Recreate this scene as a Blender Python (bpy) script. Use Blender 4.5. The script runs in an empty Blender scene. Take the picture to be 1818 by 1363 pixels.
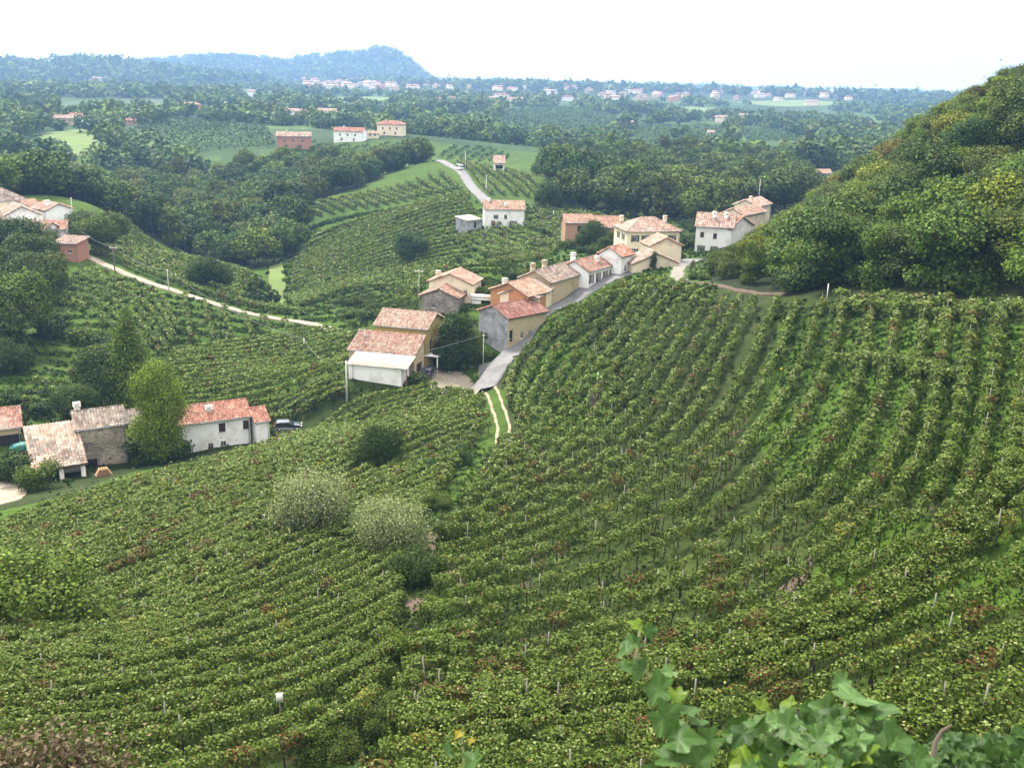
import bpy, math, random
import numpy as np
from mathutils import Matrix, Vector

# ------------------------------------------------------------------ camera, light, exposure
scn = bpy.context.scene
COL = scn.collection
CAMZ = 50.0
F = 1800.0; U0 = 909.0; V0 = 681.5           # focal length and centre in photograph pixels
PITCH = math.atan((681.5 - 125.0) / F); ROLL = math.atan(0.025)
_r0 = np.array([1.0, 0, 0]); _u0 = np.array([0, math.sin(PITCH), math.cos(PITCH)])
FWD = np.array([0, math.cos(PITCH), -math.sin(PITCH)])
RIGHT = math.cos(ROLL) * _r0 + math.sin(ROLL) * _u0
UP = -math.sin(ROLL) * _r0 + math.cos(ROLL) * _u0
EYE = np.array([0.0, 0.0, CAMZ])

cam = bpy.data.cameras.new('camera')
cam.sensor_fit = 'HORIZONTAL'; cam.sensor_width = 36.0; cam.lens = 36.0 * F / 1818.0
cam.clip_start = 0.1; cam.clip_end = 40000.0
cam.dof.use_dof = True; cam.dof.focus_distance = 110.0; cam.dof.aperture_fstop = 8.0
cam_o = bpy.data.objects.new('camera', cam); COL.objects.link(cam_o)
cam_o.matrix_world = Matrix(((RIGHT[0], UP[0], -FWD[0], EYE[0]), (RIGHT[1], UP[1], -FWD[1], EYE[1]),
                             (RIGHT[2], UP[2], -FWD[2], EYE[2]), (0, 0, 0, 1)))
scn.camera = cam_o

SUN_EL, SUN_AZ = math.radians(54), math.radians(322)      # azimuth clockwise from +y: behind the viewer, to the left
world = bpy.data.worlds.new('World'); scn.world = world; world.use_nodes = True
wt = world.node_tree; wt.nodes.clear()
w_out = wt.nodes.new('ShaderNodeOutputWorld'); w_bg = wt.nodes.new('ShaderNodeBackground')
w_sky = wt.nodes.new('ShaderNodeTexSky'); w_sky.sky_type = 'NISHITA'; w_sky.sun_disc = False
w_sky.sun_elevation = SUN_EL; w_sky.sun_rotation = SUN_AZ; w_sky.dust_density = 3.0
w_mix = wt.nodes.new('ShaderNodeMixRGB'); w_mix.inputs['Fac'].default_value = 0.86    # an even overcast in front of the clear sky
w_tc = wt.nodes.new('ShaderNodeTexCoord'); w_sep = wt.nodes.new('ShaderNodeSeparateXYZ'); w_rmp = wt.nodes.new('ShaderNodeValToRGB')   # overcast: brighter overhead
wt.links.new(w_tc.outputs['Generated'], w_sep.inputs[0]); wt.links.new(w_sep.outputs['Z'], w_rmp.inputs[0])
w_rmp.color_ramp.elements[0].color = (.50, .51, .53, 1); w_rmp.color_ramp.elements[1].color = (1, 1, 1, 1)
w_mul = wt.nodes.new('ShaderNodeMixRGB'); w_mul.blend_type = 'MULTIPLY'; w_mul.inputs['Fac'].default_value = 1; w_mul.inputs['Color2'].default_value = (15.2, 14.9, 14.3, 1)
wt.links.new(w_rmp.outputs[0], w_mul.inputs['Color1']); wt.links.new(w_mul.outputs[0], w_mix.inputs['Color2'])
wt.links.new(w_sky.outputs['Color'], w_mix.inputs['Color1'])
wt.links.new(w_mix.outputs['Color'], w_bg.inputs['Color']); w_bg.inputs['Strength'].default_value = 0.1
wt.links.new(w_bg.outputs['Background'], w_out.inputs['Surface'])
sun = bpy.data.lights.new('sun', 'SUN'); sun.energy = 3.8; sun.angle = math.radians(10); sun.color = (1.0, 0.95, 0.86)
sun_o = bpy.data.objects.new('sun', sun); COL.objects.link(sun_o)
_sd = Vector((math.sin(SUN_AZ) * math.cos(SUN_EL), math.cos(SUN_AZ) * math.cos(SUN_EL), math.sin(SUN_EL)))
sun_o.rotation_euler = _sd.to_track_quat('Z', 'Y').to_euler(); sun_o.location = _sd * 300

scn.render.engine = 'CYCLES'
scn.cycles.max_bounces = 5; scn.cycles.diffuse_bounces = 2; scn.cycles.glossy_bounces = 2
scn.cycles.transmission_bounces = 3; scn.cycles.volume_bounces = 1; scn.cycles.transparent_max_bounces = 4
scn.cycles.use_denoising = True
scn.view_settings.view_transform = 'Standard'; scn.view_settings.look = 'None'
scn.view_settings.exposure = 1.45; scn.view_settings.gamma = 1.0; scn.view_settings.use_curve_mapping = False

# ------------------------------------------------------------------ geometry of the land
# >>> GEO
def ray(u, v):
    u = np.asarray(u, float); v = np.asarray(v, float)
    d = RIGHT * ((u - U0) / F)[..., None] - UP * ((v - V0) / F)[..., None] + FWD
    return d / np.linalg.norm(d, axis=-1, keepdims=True)

def at_r(u, v, r):
    """the point seen in direction (u, v) at horizontal range r"""
    d = ray(u, v); k = np.asarray(r, float) / np.hypot(d[..., 0], d[..., 1])
    return EYE + d * k[..., None]

def at_z(u, v, z):
    d = ray(u, v); return EYE + d * ((np.asarray(z, float) - CAMZ) / d[..., 2])[..., None]

def project(p):
    q = np.asarray(p, float) - EYE
    w = q @ FWD
    return np.stack([U0 + F * (q @ RIGHT) / w, V0 - F * (q @ UP) / w], -1)

SURVEY = [  # (u, v, range): heights of the land surveyed along lines of sight
 # slope in front of the viewer
 (-100,1363,44),(0,1363,44),(450,1363,42),(909,1363,39),(1350,1363,36),(1818,1363,32),(1950,1363,31),
 (-60,1100,68),(0,1100,68),(300,1000,80),(300,1180,58),(600,1150,58),(700,950,82),(480,850,110),(900,1000,72),(900,1150,55),
 (900,785,117),(760,780,122),(909,662,163),(870,668,163),(1100,860,88),(1200,800,98),(1200,600,140),(1200,1000,66),(1100,514,183),(1160,502,184),(1210,497,186),
 (1000,570,170),(1050,538,176),(950,614,165),(1300,520,160),(1050,700,128),(1400,700,108),(1470,530,141),(1500,1000,60),(1700,800,75),(1700,600,107),(1818,545,121),
 (1818,1000,52),(1818,760,76),(1950,900,56),(1950,560,110),
 # crest of the left slope and the farm below it
 (-60,965,98),(0,938,101),(130,882,113),(270,836,127),(380,812,136),(470,788,144),(620,712,157),(740,678,164),
 (-80,905,124),(0,880,130),(60,870,131),(150,850,134),(270,812,143),(400,788,150),(500,752,158),(560,735,160),
 # field between the farm and the white road
 (150,720,165),(400,700,172),(550,650,190),(400,620,200),(550,577,222),(450,560,227),(300,517,240),(230,490,251),(150,457,266),(0,600,200),(0,700,168),
 (60,440,283),(0,430,288),(100,430,290),(200,560,215),(100,520,238),(660,600,200),(700,560,212),
 # valley, the facing slopes and the ridge road
 (250,425,315),(190,400,320),(400,490,284),(480,515,280),(490,472,318),(520,545,258),(600,525,266),(700,485,283),(800,432,308),(900,397,325),
 (700,392,345),(560,422,350),(530,378,385),(700,342,400),(800,312,420),(850,357,355),(775,289,480),(960,322,400),(880,302,440),(985,352,370),
 (830,320,405),(1000,400,320),(950,440,285),(780,510,215),(850,480,240),
 # village street
 (900,612,181),(850,600,186),(800,640,178),(780,660,172),(960,560,192),(1000,535,198),(1060,500,210),(1110,485,214),(1150,465,235),(1215,472,217),(1270,440,250),(1360,400,300),(1060,440,262),
 # wooded hill on the right
 (1500,462,172),(1700,440,158),(1818,420,155),(1950,430,140),(1400,450,200),(1300,470,200),
 (1818,235,205),(1818,150,235),(1700,285,225),(1600,335,235),(1500,392,240),(1400,425,245),(1950,80,235),(1950,250,190),
 (1818,170,300),(1700,230,300),(1600,300,290),(1480,370,290),(1380,388,320),(1950,100,320),(1818,300,420),(1600,330,400),(1450,360,380),
 # wood in the valley
 (300,406,400),(450,456,350),(300,337,520),(100,337,480),(150,380,390),(500,345,500),(620,330,470),(650,302,540),(100,275,600),(400,300,590),
 # country beyond
 (130,252,680),(20,272,640),(520,268,560),(620,252,620),(700,241,650),(300,252,680),(350,200,1050),(130,226,800),(570,214,950),(850,258,640),
 (1000,290,560),(1050,330,480),(1200,350,450),(1200,270,750),(1100,270,780),(1290,248,900),(1000,230,1000),(900,190,1500),(1300,200,1700),(1450,320,520),(1400,340,470),
 (600,160,2400),(900,163,2600),(1400,178,2500),(1700,187,2500),(100,158,1900),(300,160,2100),(1500,235,1150),(1650,250,1000),(0,215,900),
]
_sv = np.array(SURVEY, float)
_P = at_r(_sv[:, 0], _sv[:, 1], _sv[:, 2])
_near = [(a, r, z) for a in (-0.9, -0.5, -0.2, 0.15, 0.45, 0.9) for r, z in ((1.5, -2.6), (4, -5.6), (10, -11.5), (20, -20.0))]
_near = np.array([(math.sin(a) * r, math.cos(a) * r, CAMZ + z) for a, r, z in _near])
_far = np.array([(math.sin(a) * r, math.cos(a) * r, CAMZ - z) for a in (-1.0, -0.6, -0.3, 0, 0.3, 0.6, 1.0) for r, z in ((3000, 60), (5000, 62), (9000, 62), (15000, 62))])
_P = np.vstack([_P, _near, _far])

def _warp(x, y):
    r = np.maximum(np.hypot(x, y), 0.8)
    return np.stack([np.arctan2(x, y), np.log(r)], -1)
_C = _warp(_P[:, 0], _P[:, 1]); _MQ = 0.05
def _phi(a, b):
    return -np.sqrt(((a[:, None, :] - b[None, :, :]) ** 2).sum(-1) + _MQ ** 2)
_n = len(_C)
_A = np.zeros((_n + 1, _n + 1)); _A[:_n, :_n] = _phi(_C, _C) - 0.004 * np.eye(_n); _A[:_n, _n] = 1; _A[_n, :_n] = 1
_wts = np.linalg.solve(_A, np.append(_P[:, 2], 0))

_SK = np.array([(-200,118),(0,117),(60,120),(150,111),(200,117),(280,112),(330,108),(380,104),(450,107),(520,113),(545,104),(600,100),(640,97),(665,91),(690,91),(710,99),(735,118),(760,140),(800,150)], float)
_SK2 = np.array([(-300,122),(0,118),(60,121),(150,114),(190,117),(240,124),(320,132),(420,145),(500,150)], float)
def _ridge(x, y, sk, r0, width):
    d = ray(sk[:, 0], sk[:, 1]); az = np.arctan2(d[:, 0], d[:, 1]); top = CAMZ + r0 * d[:, 2] / np.hypot(d[:, 0], d[:, 1])
    a = np.arctan2(x, y); r = np.hypot(x, y)
    h = np.interp(a, az, top + 62 - CAMZ); h = np.maximum(h, 0)
    h = h * np.clip((a - (az[0] - 0.25)) / 0.25, 0, 1)
    lump = 1 + 0.10 * np.sin(a * 61 + 1.0) * np.sin(r / 170.0) + 0.06 * np.sin(a * 143 + r / 90.0)
    return h * np.exp(-((r - r0) / width) ** 2) * np.where(np.abs(r - r0) < width * 0.3, 1, lump)

def height(x, y):
    x = np.atleast_1d(np.asarray(x, float)); y = np.atleast_1d(np.asarray(y, float)); shp = x.shape
    x = x.ravel(); y = y.ravel(); out = np.empty(len(x))
    for i in range(0, len(x), 20000):
        w = _warp(x[i:i + 20000], y[i:i + 20000])
        out[i:i + 20000] = _phi(w, _C) @ _wts[:_n] + _wts[_n]
    out += _ridge(x, y, _SK, 4300.0, 620.0) + _ridge(x, y, _SK2, 2900.0, 380.0)
    return out.reshape(shp)

_RS = np.exp(np.linspace(math.log(25), math.log(6000), 900))
def ground(u, v, rmin=None, rmax=None):
    """where the line of sight (u, v) first meets the land, as an (n, 3) array"""
    u = np.atleast_1d(np.asarray(u, float)); v = np.atleast_1d(np.asarray(v, float)); out = np.empty((len(u), 3))
    for i in range(len(u)):
        d = ray(u[i], v[i]); k = _RS if rmin is None else _RS[_RS > rmin]; k = k / math.hypot(d[0], d[1])
        q = EYE + d * k[:, None]; hz = height(q[:, 0], q[:, 1]); below = np.nonzero(q[:, 2] < hz)[0]
        if len(below) == 0: out[i] = q[-1]; continue
        j = max(below[0], 1); a = q[j - 1, 2] - hz[j - 1]; b = hz[j] - q[j, 2]
        t = a / max(a + b, 1e-9); p = q[j - 1] * (1 - t) + q[j] * t; out[i] = (p[0], p[1], height(p[0], p[1])[0])
    return out
# <<< GEO
rng = np.random.default_rng(11); random.seed(5)

# ------------------------------------------------------------------ helpers
def tag(o, label=None, cat=None, group=None, kind=None):
    if label: o['label'] = label
    if cat: o['category'] = cat
    if group: o['group'] = group
    if kind: o['kind'] = kind
    return o

def mesh(name, v, f, mats=(), col=None, smooth=False, midx=None):
    """v (n,3); f an (m,k) array or list of tuples; col (m,3) colour of each face"""
    me = bpy.data.meshes.new(name); v = np.asarray(v, np.float32)
    me.vertices.add(len(v)); me.vertices.foreach_set('co', v.ravel())
    if isinstance(f, np.ndarray):
        m, k = f.shape; tot = np.full(m, k, np.int32); loops = f.ravel().astype(np.int32)
    else:
        tot = np.array([len(q) for q in f], np.int32); loops = np.array([i for q in f for i in q], np.int32); m = len(f)
    me.loops.add(len(loops)); me.loops.foreach_set('vertex_index', loops)
    me.polygons.add(m); me.polygons.foreach_set('loop_start', np.concatenate([[0], np.cumsum(tot)[:-1]]).astype(np.int32))
    if smooth: me.polygons.foreach_set('use_smooth', np.ones(m, bool))
    for q in mats: me.materials.append(q)
    if midx is not None: me.polygons.foreach_set('material_index', np.asarray(midx, np.int32))
    me.update(calc_edges=True)
    if col is not None:
        a = me.attributes.new('Col', 'FLOAT_COLOR', 'CORNER')
        c = np.ones((len(loops), 4), np.float32); c[:, :3] = np.repeat(np.asarray(col, np.float32), tot, axis=0)
        a.data.foreach_set('color', c.ravel())
    return me

def obj(name, me, parent=None):
    o = bpy.data.objects.new(name, me); COL.objects.link(o)
    if parent is not None: o.parent = parent
    return o

def thing(name, label, cat, loc=(0, 0, 0), rz=0.0, group=None):
    o = bpy.data.objects.new(name, None); COL.objects.link(o); o.location = loc; o.rotation_euler = (0, 0, rz)
    o.empty_display_size = 0.5
    return tag(o, label, cat, group)

class MB:
    """collects boxes, tubes and polygons; build() links them as one mesh object"""
    def __init__(s): s.v = []; s.f = []; s.c = []
    def add(s, v, f, c=(1, 1, 1)):
        n = len(s.v); s.v += [tuple(p) for p in v]; s.f += [tuple(i + n for i in q) for q in f]; s.c += [c] * len(f); return s
    def box(s, x0, x1, y0, y1, z0, z1, c=(1, 1, 1)):
        return s.add([(x0, y0, z0), (x1, y0, z0), (x1, y1, z0), (x0, y1, z0), (x0, y0, z1), (x1, y0, z1), (x1, y1, z1), (x0, y1, z1)],
                     [(0, 3, 2, 1), (4, 5, 6, 7), (0, 1, 5, 4), (1, 2, 6, 5), (2, 3, 7, 6), (3, 0, 4, 7)], c)
    def tube(s, pts, rad, k=6, c=(1, 1, 1), cap=True):
        pts = [Vector(p) for p in pts]; n = len(pts); rs = rad if isinstance(rad, (list, tuple)) else [rad] * n
        b = len(s.v)
        for i, p in enumerate(pts):
            t = (pts[min(i + 1, n - 1)] - pts[max(i - 1, 0)]).normalized()
            a = t.cross(Vector((0, 0, 1)) if abs(t.z) < .95 else Vector((1, 0, 0))).normalized(); q = t.cross(a)
            for j in range(k):
                w = 2 * math.pi * j / k; s.v.append(tuple(p + (a * math.cos(w) + q * math.sin(w)) * rs[i]))
        for i in range(n - 1):
            for j in range(k):
                s.f.append((b + i * k + j, b + i * k + (j + 1) % k, b + (i + 1) * k + (j + 1) % k, b + (i + 1) * k + j)); s.c.append(c)
        if cap:
            s.f.append(tuple(b + j for j in range(k))[::-1]); s.f.append(tuple(b + (n - 1) * k + j for j in range(k))); s.c += [c, c]
        return s
    def me(s, name, mat, smooth=False): return mesh(name, np.array(s.v, float), s.f, [mat] if mat else [], np.array(s.c), smooth)
    def build(s, name, mat, parent=None, smooth=False): return obj(name, s.me(name, mat, smooth), parent)

def nodes(name):
    m = bpy.data.materials.new(name); m.use_nodes = True; nt = m.node_tree; nt.nodes.clear()
    o = nt.nodes.new('ShaderNodeOutputMaterial'); p = nt.nodes.new('ShaderNodeBsdfPrincipled')
    nt.links.new(p.outputs[0], o.inputs[0]); p.inputs['Roughness'].default_value = 0.85
    p.inputs['Specular IOR Level'].default_value = 0.2
    return m, nt, p, o

def nd(nt, t, **kw):
    n = nt.nodes.new(t)
    for k, v in kw.items():
        if k in n.inputs: n.inputs[k].default_value = v
        else: setattr(n, k, v)
    return n

def ramp(nt, src, stops):
    r = nt.nodes.new('ShaderNodeValToRGB'); e = r.color_ramp.elements
    while len(e) < len(stops): e.new(0.5)
    for q, (p, c) in zip(e, stops): q.position = p; q.color = (*c, 1)
    nt.links.new(src, r.inputs[0]); return r.outputs[0]

def mixc(nt, a, b, fac, mode='MIX'):
    m = nt.nodes.new('ShaderNodeMixRGB'); m.blend_type = mode
    for s, q in ((m.inputs[1], a), (m.inputs[2], b), (m.inputs[0], fac)):
        if isinstance(q, bpy.types.NodeSocket): nt.links.new(q, s)
        elif isinstance(q, (int, float)): s.default_value = q
        else: s.default_value = (*q, 1)
    return m.outputs[0]

def mat_leaf(name, trans=0.16, rough=0.55, spec=0.25):
    """leaves: colour of each leaf from its mesh, times the colour of the plant; some light passes through"""
    m, nt, p, o = nodes(name)
    at = nd(nt, 'ShaderNodeAttribute', attribute_name='Col'); oi = nd(nt, 'ShaderNodeObjectInfo')
    c = mixc(nt, at.outputs['Color'], oi.outputs['Color'], 1.0, 'MULTIPLY')
    nt.links.new(c, p.inputs['Base Color']); p.inputs['Roughness'].default_value = rough; p.inputs['Specular IOR Level'].default_value = spec
    t = nd(nt, 'ShaderNodeBsdfTranslucent'); tc = mixc(nt, c, (1.0, 1.05, 0.35), 1.0, 'MULTIPLY'); nt.links.new(tc, t.inputs['Color'])
    mx = nd(nt, 'ShaderNodeMixShader'); mx.inputs[0].default_value = trans
    nt.links.new(p.outputs[0], mx.inputs[1]); nt.links.new(t.outputs[0], mx.inputs[2]); nt.links.new(mx.outputs[0], o.inputs[0])
    return m

def mat_plain(name, c, rough=0.8, scale=3.0, var=0.25, bump=0.0, attr=False, metal=0.0, spec=0.25, dirt=None, dscale=0.6):
    """a base colour with fine noise, optional larger weather stains and relief"""
    m, nt, p, o = nodes(name); tc = nd(nt, 'ShaderNodeTexCoord')
    n = nd(nt, 'ShaderNodeTexNoise', Scale=scale, Detail=6.0, Roughness=0.65); nt.links.new(tc.outputs['Object'], n.inputs['Vector'])
    lo = tuple(q * (1 - var) for q in c); hi = tuple(min(q * (1 + var), 0.9) for q in c)
    col = ramp(nt, n.outputs['Fac'], [(0.3, lo), (0.7, hi)])
    if dirt:
        n2 = nd(nt, 'ShaderNodeTexNoise', Scale=dscale, Detail=5.0, Roughness=0.6); nt.links.new(tc.outputs['Object'], n2.inputs['Vector'])
        f = ramp(nt, n2.outputs['Fac'], [(0.5, (0, 0, 0)), (0.68, (0.8, 0.8, 0.8))]); col = mixc(nt, col, dirt, f)
    if attr:
        at = nd(nt, 'ShaderNodeAttribute', attribute_name='Col'); col = mixc(nt, col, at.outputs['Color'], 1.0, 'MULTIPLY')
    nt.links.new(col, p.inputs['Base Color']); p.inputs['Roughness'].default_value = rough
    p.inputs['Metallic'].default_value = metal; p.inputs['Specular IOR Level'].default_value = spec
    if bump:
        b = nd(nt, 'ShaderNodeBump', Strength=bump, Distance=0.05); nt.links.new(n.outputs['Fac'], b.inputs['Height']); nt.links.new(b.outputs[0], p.inputs['Normal'])
    return m

def wav(s, seed, wl):
    """smooth 1-D noise in about -1..1"""
    g = np.random.default_rng(seed); out = np.zeros(len(s))
    for k, a in ((1, .6), (2.3, .35), (4.7, .2)): out += a * np.sin(s * 2 * math.pi * k / wl + g.uniform(0, 6.28))
    return out

def unit(a): return a / np.maximum(np.linalg.norm(a, axis=-1, keepdims=True), 1e-9)

def leaf_quads(C, N, S, fold=0.18, aspect=0.85):
    """a folded diamond leaf at each centre C, facing N, S across"""
    R = unit(rng.normal(size=C.shape)); T = unit(np.cross(N, R)); B = np.cross(N, T); S = np.asarray(S)[:, None]
    v = np.stack([C + T * S * .55, C + B * S * .5 * aspect + N * S * fold, C - T * S * .55, C - B * S * .5 * aspect + N * S * fold], 1).reshape(-1, 3)
    return v, np.arange(len(v)).reshape(-1, 4)

def tri_leaves(C, N, S):
    R = unit(rng.normal(size=C.shape)); T = unit(np.cross(N, R)); B = np.cross(N, T); S = np.asarray(S)[:, None]
    return np.stack([C + T * S * .75, C - T * S * .4 + B * S * .62, C - T * S * .4 - B * S * .62], 1).reshape(-1, 3)

def smooth_line(pts, n=60):
    """an even polyline through pts (world xy), rounded by Catmull-Rom"""
    p = np.asarray(pts, float)[:, :2]; q = np.vstack([2 * p[0] - p[1], p, 2 * p[-1] - p[-2]]); out = []
    for i in range(1, len(q) - 2):
        t = np.linspace(0, 1, 24, endpoint=False)[:, None]
        out.append(.5 * (2 * q[i] + (q[i + 1] - q[i - 1]) * t + (2 * q[i - 1] - 5 * q[i] + 4 * q[i + 1] - q[i + 2]) * t ** 2 + (3 * q[i] - q[i - 1] - 3 * q[i + 1] + q[i + 2]) * t ** 3))
    out = np.vstack(out + [q[-2:-1]]); d = np.concatenate([[0], np.cumsum(np.linalg.norm(np.diff(out, axis=0), axis=1))])
    s = np.linspace(0, d[-1], n); return np.stack([np.interp(s, d, out[:, 0]), np.interp(s, d, out[:, 1])], -1)

def resample(p, step):
    d = np.concatenate([[0], np.cumsum(np.linalg.norm(np.diff(p, axis=0), axis=1))]); s = np.arange(0, max(d[-1], step), step)
    return np.stack([np.interp(s, d, p[:, 0]), np.interp(s, d, p[:, 1])], -1)

def inside(poly, x, y):
    poly = np.asarray(poly, float); r = np.zeros(np.shape(x), bool); j = len(poly) - 1
    for i in range(len(poly)):
        xi, yi = poly[i, :2]; xj, yj = poly[j, :2]
        c = ((yi > y) != (yj > y)) & (x < (xj - xi) * (y - yi) / (yj - yi + 1e-12) + xi); r ^= c; j = i
    return r

def near_line(line, x, y):
    """distance of points from a polyline"""
    best = np.full(np.shape(x), 1e9)
    for a, b in zip(line[:-1], line[1:]):
        ab = b - a; t = np.clip(((x - a[0]) * ab[0] + (y - a[1]) * ab[1]) / max(ab @ ab, 1e-9), 0, 1)
        best = np.minimum(best, np.hypot(x - a[0] - t * ab[0], y - a[1] - t * ab[1]))
    return best

# ------------------------------------------------------------------ the lie of roads, fields and yards (world xy, found by sighting on the land)
def gxy(pts, **k):
    p = np.array(pts, float); return ground(p[:, 0], p[:, 1], **k)[:, :2]
def rxy(pts): p = np.array(pts, float); return at_r(p[:, 0], p[:, 1], p[:, 2])[:, :2]

STREET = smooth_line(rxy([(858,668,161),(880,645,167),(905,618,176),(945,575,187),(985,545,195),(1040,512,205),(1100,490,212),(1160,478,219),(1212,473,222),(1232,470,232)]), 80)
LANE = smooth_line(rxy([(1212,476,219),(1204,486,206),(1205,496,192),(1225,508,182),(1262,515,172),(1330,526,158),(1400,531,149)]), 60)
TRACK = smooth_line(np.vstack([rxy([(874,664,162)]), gxy([(868,685),(882,720),(893,755),(891,790)])]), 50)
RIDGE = smooth_line(rxy([(935,405,322),(895,392,336),(862,364,352),(832,328,403),(815,307,428),(795,296,452),(775,289,480),(768,280,520)]), 60)
WHITE = smooth_line(rxy([(90,428,290),(150,457,266),(230,490,251),(300,517,240),(370,538,233),(450,560,227),(550,577,222),(640,590,212)]), 80)
YARD = rxy([(-90,800,141),(25,808,139),(45,835,134),(45,890,127.5),(20,915,123),(-90,930,120)])
CAR_YARD = rxy([(735,650,170),(815,640,174),(850,655,165),(842,664,162),(765,680,160.5),(735,674,162)])
PLAZA = rxy([(850,620,177),(895,612,180),(925,590,184),(905,640,169),(870,655,164),(850,655,166)])
MEADOW = rxy([(62,238,735),(145,232,770),(160,243,715),(200,257,660),(130,275,590),(90,270,612)])
GREEN_PATH = rxy([(478,480,316),(502,480,316),(508,545,258),(478,550,255)])
SLOPE_CREST = gxy([(0,938)])

CLEAR = []                                                    # (polygon or line, clearance) kept free of vines and trees
for ln, w in ((STREET, 3.0), (LANE, 2.2), (TRACK, 1.7), (RIDGE, 2.8), (WHITE, 2.2)): CLEAR.append(('l', ln, w))
for pg in (YARD, CAR_YARD, PLAZA, MEADOW, GREEN_PATH): CLEAR.append(('p', pg, 0))
def blocked(x, y):
    b = np.zeros(np.shape(x), bool)
    for k, g, w in CLEAR: b |= near_line(g, x, y) < w if k == 'l' else inside(g, x, y)
    return b
FAR_HOUSES = []                                               # (x, y, radius) of far buildings, kept clear of trees
# ------------------------------------------------------------------ materials of the land
LEAF = mat_leaf('leaves', .16, .6, .07)
M_BARK = mat_plain('bark', (0.035, 0.027, 0.02), 0.95, 4.0, 0.4, 0.6)
M_POST = mat_plain('weathered_post', (0.17, 0.16, 0.14), 0.9, 6.0, 0.2)
def mat_land():
    m, nt, p, o = nodes('grass_and_soil'); tc = nd(nt, 'ShaderNodeTexCoord'); at = nd(nt, 'ShaderNodeAttribute', attribute_name='Col')
    def noise(s, d=6.0, r=0.6):
        n = nd(nt, 'ShaderNodeTexNoise', Scale=s, Detail=d, Roughness=r); nt.links.new(tc.outputs['Object'], n.inputs['Vector']); return n.outputs['Fac']
    n1, n2, n3 = noise(0.9, 8), noise(0.11, 5), noise(0.012, 4)
    c = mixc(nt, at.outputs['Color'], ramp(nt, n1, [(0.3, (0.55, 0.6, 0.5)), (0.7, (1.45, 1.35, 1.3))]), 1.0, 'MULTIPLY')
    c = mixc(nt, c, ramp(nt, n2, [(0.3, (0.7, 0.75, 0.7)), (0.7, (1.25, 1.2, 1.2))]), 1.0, 'MULTIPLY')
    c = mixc(nt, c, ramp(nt, n3, [(0.35, (0.8, 0.85, 0.8)), (0.65, (1.2, 1.15, 1.1))]), 1.0, 'MULTIPLY')
    soil = ramp(nt, noise(0.35, 5), [(0.60, (0, 0, 0)), (0.70, (0.75, 0.75, 0.75))])
    c = mixc(nt, c, (0.06, 0.04, 0.026), mixc(nt, soil, at.outputs['Alpha'], 1.0, 'MULTIPLY'))
    nt.links.new(c, p.inputs['Base Color']); p.inputs['Roughness'].default_value = 0.95; p.inputs['Specular IOR Level'].default_value = 0.1
    b = nd(nt, 'ShaderNodeBump', Strength=0.6, Distance=0.25); nt.links.new(n1, b.inputs['Height']); nt.links.new(b.outputs[0], p.inputs['Normal'])
    return m
M_LAND = mat_land()
M_ASPHALT = mat_plain('worn_asphalt', (0.135, 0.133, 0.132), 0.9, 1.2, 0.2, 0.2, dirt=(0.085, 0.082, 0.08), dscale=0.25)
M_GRAVEL = mat_plain('pale_gravel', (0.235, 0.20, 0.15), 0.95, 2.5, 0.25, 0.4, dirt=(0.14, 0.12, 0.08), dscale=0.3)
M_LANE = mat_plain('grey_gravel', (.15, .14, .115), .95, 2.5, .2, .4, dirt=(.09, .09, .06), dscale=.4)
M_RUT = mat_plain('tan_rut', (.22, .18, .125), .95, 2.5, .25, .3, dirt=(.12, .11, .06), dscale=.5)
M_EARTH = mat_plain('bare_earth', (0.075, 0.052, 0.036), 0.95, 2.0, 0.35, 0.4)
M_LAND_DARK = mat_plain('dark_field', (.026, .05, .016), .95, .05, .2)
M_PAINT = mat_plain('road_paint', (0.75, 0.75, 0.72), 0.7, 3.0, 0.12)
M_KERB = mat_plain('kerb_stone', (0.42, 0.41, 0.39), 0.85, 3.0, 0.15)

VALLEY = rxy([(-120,430,305),(60,400,328),(180,386,348),(330,432,338),(450,482,314),(500,458,326),(548,420,362),(520,374,405),(640,332,440),(755,306,480),(745,296,505),(650,294,530),(430,308,540),(230,334,500),(100,345,480),(-120,350,480)])
EAST = rxy([(985,372,378),(1010,384,352),(1250,386,335),(1400,376,345),(1445,345,430),(1400,318,540),(1250,305,590),(1050,308,590),(985,322,510),(958,330,470)])
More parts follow.
